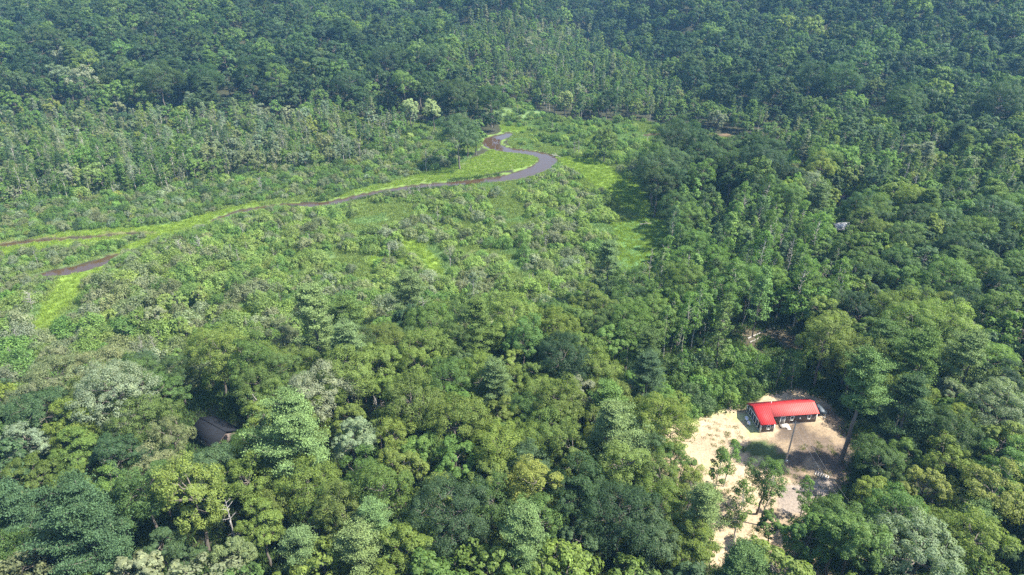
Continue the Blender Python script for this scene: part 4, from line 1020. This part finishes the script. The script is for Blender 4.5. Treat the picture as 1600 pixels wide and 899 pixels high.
def garden_chair(px, py, rz, label):
    x, y = ground_at(px, py); root = empty('garden_chair', (x, y, float(H(x, y))), rz)
    tag(root, label, 'garden chair', 'white garden chairs beside the cabin')
    n = 14; a = np.linspace(0, 2*math.pi, n, endpoint=False)
    s = MB(); s.cyl((0, 0, 0.40), (0, 0, 0.45), 0.36, 16); s.build('seat', M['plastic'], root)
    b = MB(); t = np.linspace(-0.5, 3.64, 13)                      # round scooped back
    for i in range(12):
        p = [(0.36*math.cos(t[i+k]), 0.36*math.sin(t[i+k])) for k in (0, 1)]
        hgt = 0.22 + 0.30*math.sin((t[i] + 0.5)/4.14*math.pi)
        b.slab([(p[0][0], p[0][1], 0.45), (p[1][0], p[1][1], 0.45), (p[1][0]*1.2, p[1][1]*1.2, 0.47 + hgt), (p[0][0]*1.2, p[0][1]*1.2, 0.47 + hgt)], 0.03)
    b.build('backrest', M['plastic'], root)
    for sx, sy in ((1, 1), (1, -1), (-1, 1), (-1, -1)):
        MB().bar((sx*0.22, sy*0.22, 0.4), (sx*0.28, sy*0.28, 0), 0.045).build('leg', M['plastic'], root)
garden_chair(1166.0, 658, 0.4, 'white round-backed garden chair, the farther of two by the screened cabin end')
garden_chair(1169.5, 665, 0.9, 'white round-backed garden chair, the nearer of two by the screened cabin end')

def trailer():
    x, y = ground_at(1289, 655); root = empty('utility_trailer', (x, y, float(H(x, y))), math.radians(4))
    root.location = (70.6, 124.2, float(H(70.6, 124.2)))
    tag(root, 'dark covered utility trailer parked behind the right end of the cabin', 'trailer')
    m = MB(); m.box(-0.85, 0.85, -1.5, 1.5, 0.5, 0.95); m.build('box', M['tarp'], root)
    c = MB(); c.add([(-0.88, -1.53, 0.95), (0.88, -1.53, 0.95), (0.88, 1.53, 0.95), (-0.88, 1.53, 0.95), (-0.2, -1.2, 1.35), (0.2, -1.2, 1.35), (0.2, 1.2, 1.35), (-0.2, 1.2, 1.35)],
          [[0, 1, 5, 4], [1, 2, 6, 5], [2, 3, 7, 6], [3, 0, 4, 7], [4, 5, 6, 7], [3, 2, 1, 0]]); c.build('cover', M['tarp'], root)
    for sx in (-1, 1):
        w = MB().cyl((sx*0.88, 0, 0.33), (sx*1.08, 0, 0.33), 0.33, 18).build('wheel', M['rubber'], root)
        MB().cyl((sx*1.081, 0, 0.33), (sx*1.10, 0, 0.33), 0.17, 14).build('rim', M['steel'], w)
        MB().box(min(sx*0.86, sx*1.12), max(sx*0.86, sx*1.12), -0.45, 0.45, 0.70, 0.74).build('mudguard', M['steel'], root)
    MB().bar((-0.6, -1.5, 0.5), (0, -2.7, 0.45), 0.08).bar((0.6, -1.5, 0.5), (0, -2.7, 0.45), 0.08).build('tow_bar', M['steel'], root)
trailer()

# ------------------------------------------------------------------ utility poles and their cables
def pole(x, y, hgt, label, box=True):
    z = float(H(x, y)); root = empty('utility_pole', (x, y, z)); tag(root, label, 'utility pole', 'utility poles')
    MB().tube([(0, 0, -0.5), (0, 0, hgt/2), (0, 0, hgt)], [0.19, 0.16, 0.125], 10).build('post', M['polewood'], root)
    MB().box(-0.7, 0.7, -0.16, -0.06, hgt - 0.5, hgt - 0.38).build('crossarm', M['polewood'], root)
    for sx in (-0.6, 0.0, 0.6): MB().cyl((sx, -0.11, hgt - 0.38), (sx, -0.11, hgt - 0.2), 0.05, 8).build('insulator', M['steel'], root)
    if box:
        MB().box(-0.25, 0.25, -0.42, -0.17, 1.2, 2.1).build('meter_box', M['steel'], root)
        MB().cyl((0.36, 0.0, 2.4), (0.36, 0.0, 3.2), 0.24, 14).build('transformer', M['stone'], root)
    return np.array([x, y, z + hgt - 0.2])
bx_, by_ = ground_at(1226, 730); top1 = pole(bx_, by_, 12.0, 'tall wooden utility pole standing in front of the cabin door')
bx2, by2 = ground_at(1335, 800, 11.0); top2 = pole(bx2, by2, 11.0, 'second utility pole half hidden in the trees below the yard', False)
def cable(a, b, sag, label):
    t = np.linspace(0, 1, 14)[:, None]; P = a + (b - a)*t; P[:, 2] -= (sag*4*t*(1-t))[:, 0]
    o = MB().tube(P, 0.010, 5).build('overhead_cable', M['wire']); tag(o, label, 'cable', 'overhead cables')
cable(top1 + [-0.6, -0.1, 0], top2 + [-0.6, -0.1, 0], 0.8, 'left of two overhead cables running from the pole to the lower right trees')
cable(top1 + [0.6, -0.1, 0], top2 + [0.6, -0.1, 0], 0.8, 'right of two overhead cables running from the pole to the lower right trees')
cable(top1 + [0, 0, -1.0], np.array([61.0, 119.9, float(H(60, 120)) + 2.75]), 0.5, 'short service cable from the pole to the cabin wall')

# ------------------------------------------------------------------ things lying about
def log(pa, pb, r0, r1, label, mat='dead', stubs=5, seed=1):
    a = ground_at(*pa); b = ground_at(*pb); za, zb_ = float(H(*a)), float(H(*b)); r = np.random.default_rng(seed)
    root = empty('fallen_log', (a[0], a[1], za)); tag(root, label, 'log', 'fallen logs')
    d = np.array([b[0]-a[0], b[1]-a[1], zb_ - za]); t = np.linspace(0, 1, 8)[:, None]; P = d*t; P[:, 2] += np.linspace(r0, r1, 8)*0.9; P[:, :2] += r.normal(size=(8, 2))*0.08
    MB().tube(P, np.linspace(r0, r1, 8), 9).build('trunk', M[mat], root)
    for k in range(stubs):
        q = P[2 + k % 5]; e = q + r.normal(size=3)*np.array([0.8, 0.8, 0.4]) + [0, 0, 0.7]; MB().tube([q, (q+e)/2 + 0.05, e], [0.07, 0.05, 0.02], 5).build('branch_stub', M[mat], root)
log((1167, 530), (1216, 511), 0.20, 0.11, 'long pale log lying in the clearing beyond the cabin', 'dead', 5, 3)
log((1172, 536), (1188, 528), 0.14, 0.08, 'short pale log beside the long one in the small clearing', 'dead', 2, 5)
log((862, 243), (880, 247), 0.22, 0.12, 'grey driftwood log on the outer bank of the river bend', 'dead', 3, 7)
log((866, 240), (876, 248), 0.15, 0.08, 'thin driftwood stick crossing the log at the river bend', 'dead', 2, 8)
log((1258, 604), (1290, 622), 0.10, 0.05, 'thin bare fallen branch on the litter behind the cabin', 'dead', 4, 9)
log((1000, 352), (1018, 350), 0.25, 0.15, 'grey fallen trunk at the edge of the small lawn', 'dead', 4, 10)

def pallet():
    x, y = ground_at(1284, 744); root = empty('wooden_pallet', (x, y, float(H(x, y)) + 0.03), math.radians(-35))
    tag(root, 'weathered wooden pallet lying on the shaded yard by the tall pine', 'pallet')
    for k in range(3): MB().box(-1.3, 1.3, -0.6 + k*0.56, -0.52 + k*0.56, 0, 0.10).build('stringer', M['lumber'], root)
    for k in range(6): MB().box(-1.3 + k*0.48, -1.1 + k*0.48, -0.65, 0.65, 0.102, 0.13).build('deck_board', M['lumber'], root)
pallet()
def boulder(px, py, r_, label, mat='stone', grp='stones on the drive', seed=0):
    x, y = ground_at(px, py); r = np.random.default_rng(seed); n1, n2 = 7, 10
    V = []
    for i in range(n1):
        for j in range(n2):
            a = math.pi*i/(n1-1); b_ = 2*math.pi*j/n2; k = r_*(1 + r.normal()*0.10)
            V.append((math.sin(a)*math.cos(b_)*k*1.3, math.sin(a)*math.sin(b_)*k, math.cos(a)*k*0.7))
    F_ = [[i*n2+j, (i+1)*n2+j, (i+1)*n2+(j+1) % n2, i*n2+(j+1) % n2] for i in range(n1-1) for j in range(n2)]
    o = link('stone', mesh_of('stone', V, np.array(F_), [M[mat]])); o.location = (x, y, float(H(x, y)) + r_*0.4); tag(o, label, 'stone', grp)
boulder(1241, 765, 0.28, 'left dark stone of three on the grey drive', seed=1)
boulder(1252.5, 765, 0.26, 'right dark stone of three on the grey drive', seed=2)
boulder(1249, 769.5, 0.34, 'nearest dark stone of three on the grey drive', seed=3)
boulder(1254, 617, 0.3, 'small dark stone on the sand behind the cabin', seed=4)

# ------------------------------------------------------------------ the other roofs among the trees
def cottage(name, loc, rz, L, D, eave, ridge, wallm, roofm, label, cat):
    root = empty(name, loc, rz); tag(root, label, cat)
    V = [(x, y, z) for x in (-L/2, L/2) for y, z in ((-D/2, -0.3), (D/2, -0.3), (D/2, eave), (0, ridge - 0.08), (-D/2, eave))]
    Fq = np.array([[0, 1, 6, 5], [1, 2, 7, 6], [2, 3, 8, 7], [3, 4, 9, 8], [4, 0, 5, 9], [0, 4, 3, 1], [5, 6, 8, 9]]); Ft = np.array([[1, 3, 2], [6, 7, 8]])
    link('wall', mesh_of('wall', V, [Fq, Ft], [wallm]), root)
    s = (ridge - eave)/(D/2); o = 0.4
    for sy in (-1, 1):
        q = [(-L/2 - o, sy*(D/2 + o), eave - o*s + 0.08), (L/2 + o, sy*(D/2 + o), eave - o*s + 0.08), (L/2 + o, 0, ridge + 0.08), (-L/2 - o, 0, ridge + 0.08)]
        if sy > 0: q = [q[3], q[2], q[1], q[0]]
        MB().slab(q, 0.12).build('roof_slope', roofm, root)
    MB().bar((-L/2 - o, 0, ridge + 0.09), (L/2 + o, 0, ridge + 0.09), 0.3, 0.06).build('ridge_cap', roofm, root)
    g = MB().box(-0.5, 0.5, -D/2 - 0.03, -D/2 - 0.004, 1.0, 2.0).build('window', M['glass'], root)
    MB().box(-0.62, -0.5, -D/2 - 0.06, -D/2 - 0.002, 0.9, 2.1).box(0.5, 0.62, -D/2 - 0.06, -D/2 - 0.002, 0.9, 2.1).box(-0.5, 0.5, -D/2 - 0.06, -D/2 - 0.002, 0.9, 1.0).box(-0.5, 0.5, -D/2 - 0.06, -D/2 - 0.002, 2.0, 2.1).build('window_frame', M['white'], g)
    return root
x, y = ground_at(334, 668, 3.5)
cottage('cottage', (x, y, float(H(x, y))), math.radians(-32), 8, 6, 2.5, 4.2, M['siding'], M['shingle'], 'dark shingled cottage roof glimpsed between trees at the lower left', 'cottage')
x, y = ground_at(1312, 352, 3.0)
cottage('shed', (x, y, float(H(x, y))), math.radians(8), 6.5, 5, 2.4, 3.6, M['siding'], M['palemetal'], 'small shed with pale metal roof half hidden by trees at right', 'shed')
x, y = ground_at(1321, 313, 2.0)
cottage('garage', (x, y, float(H(x, y))), math.radians(-12), 5, 5, 2.4, 3.7, M['brownwall'], M['shingle'], 'orange brown garage wall in the shade behind the pale roofed shed', 'garage')
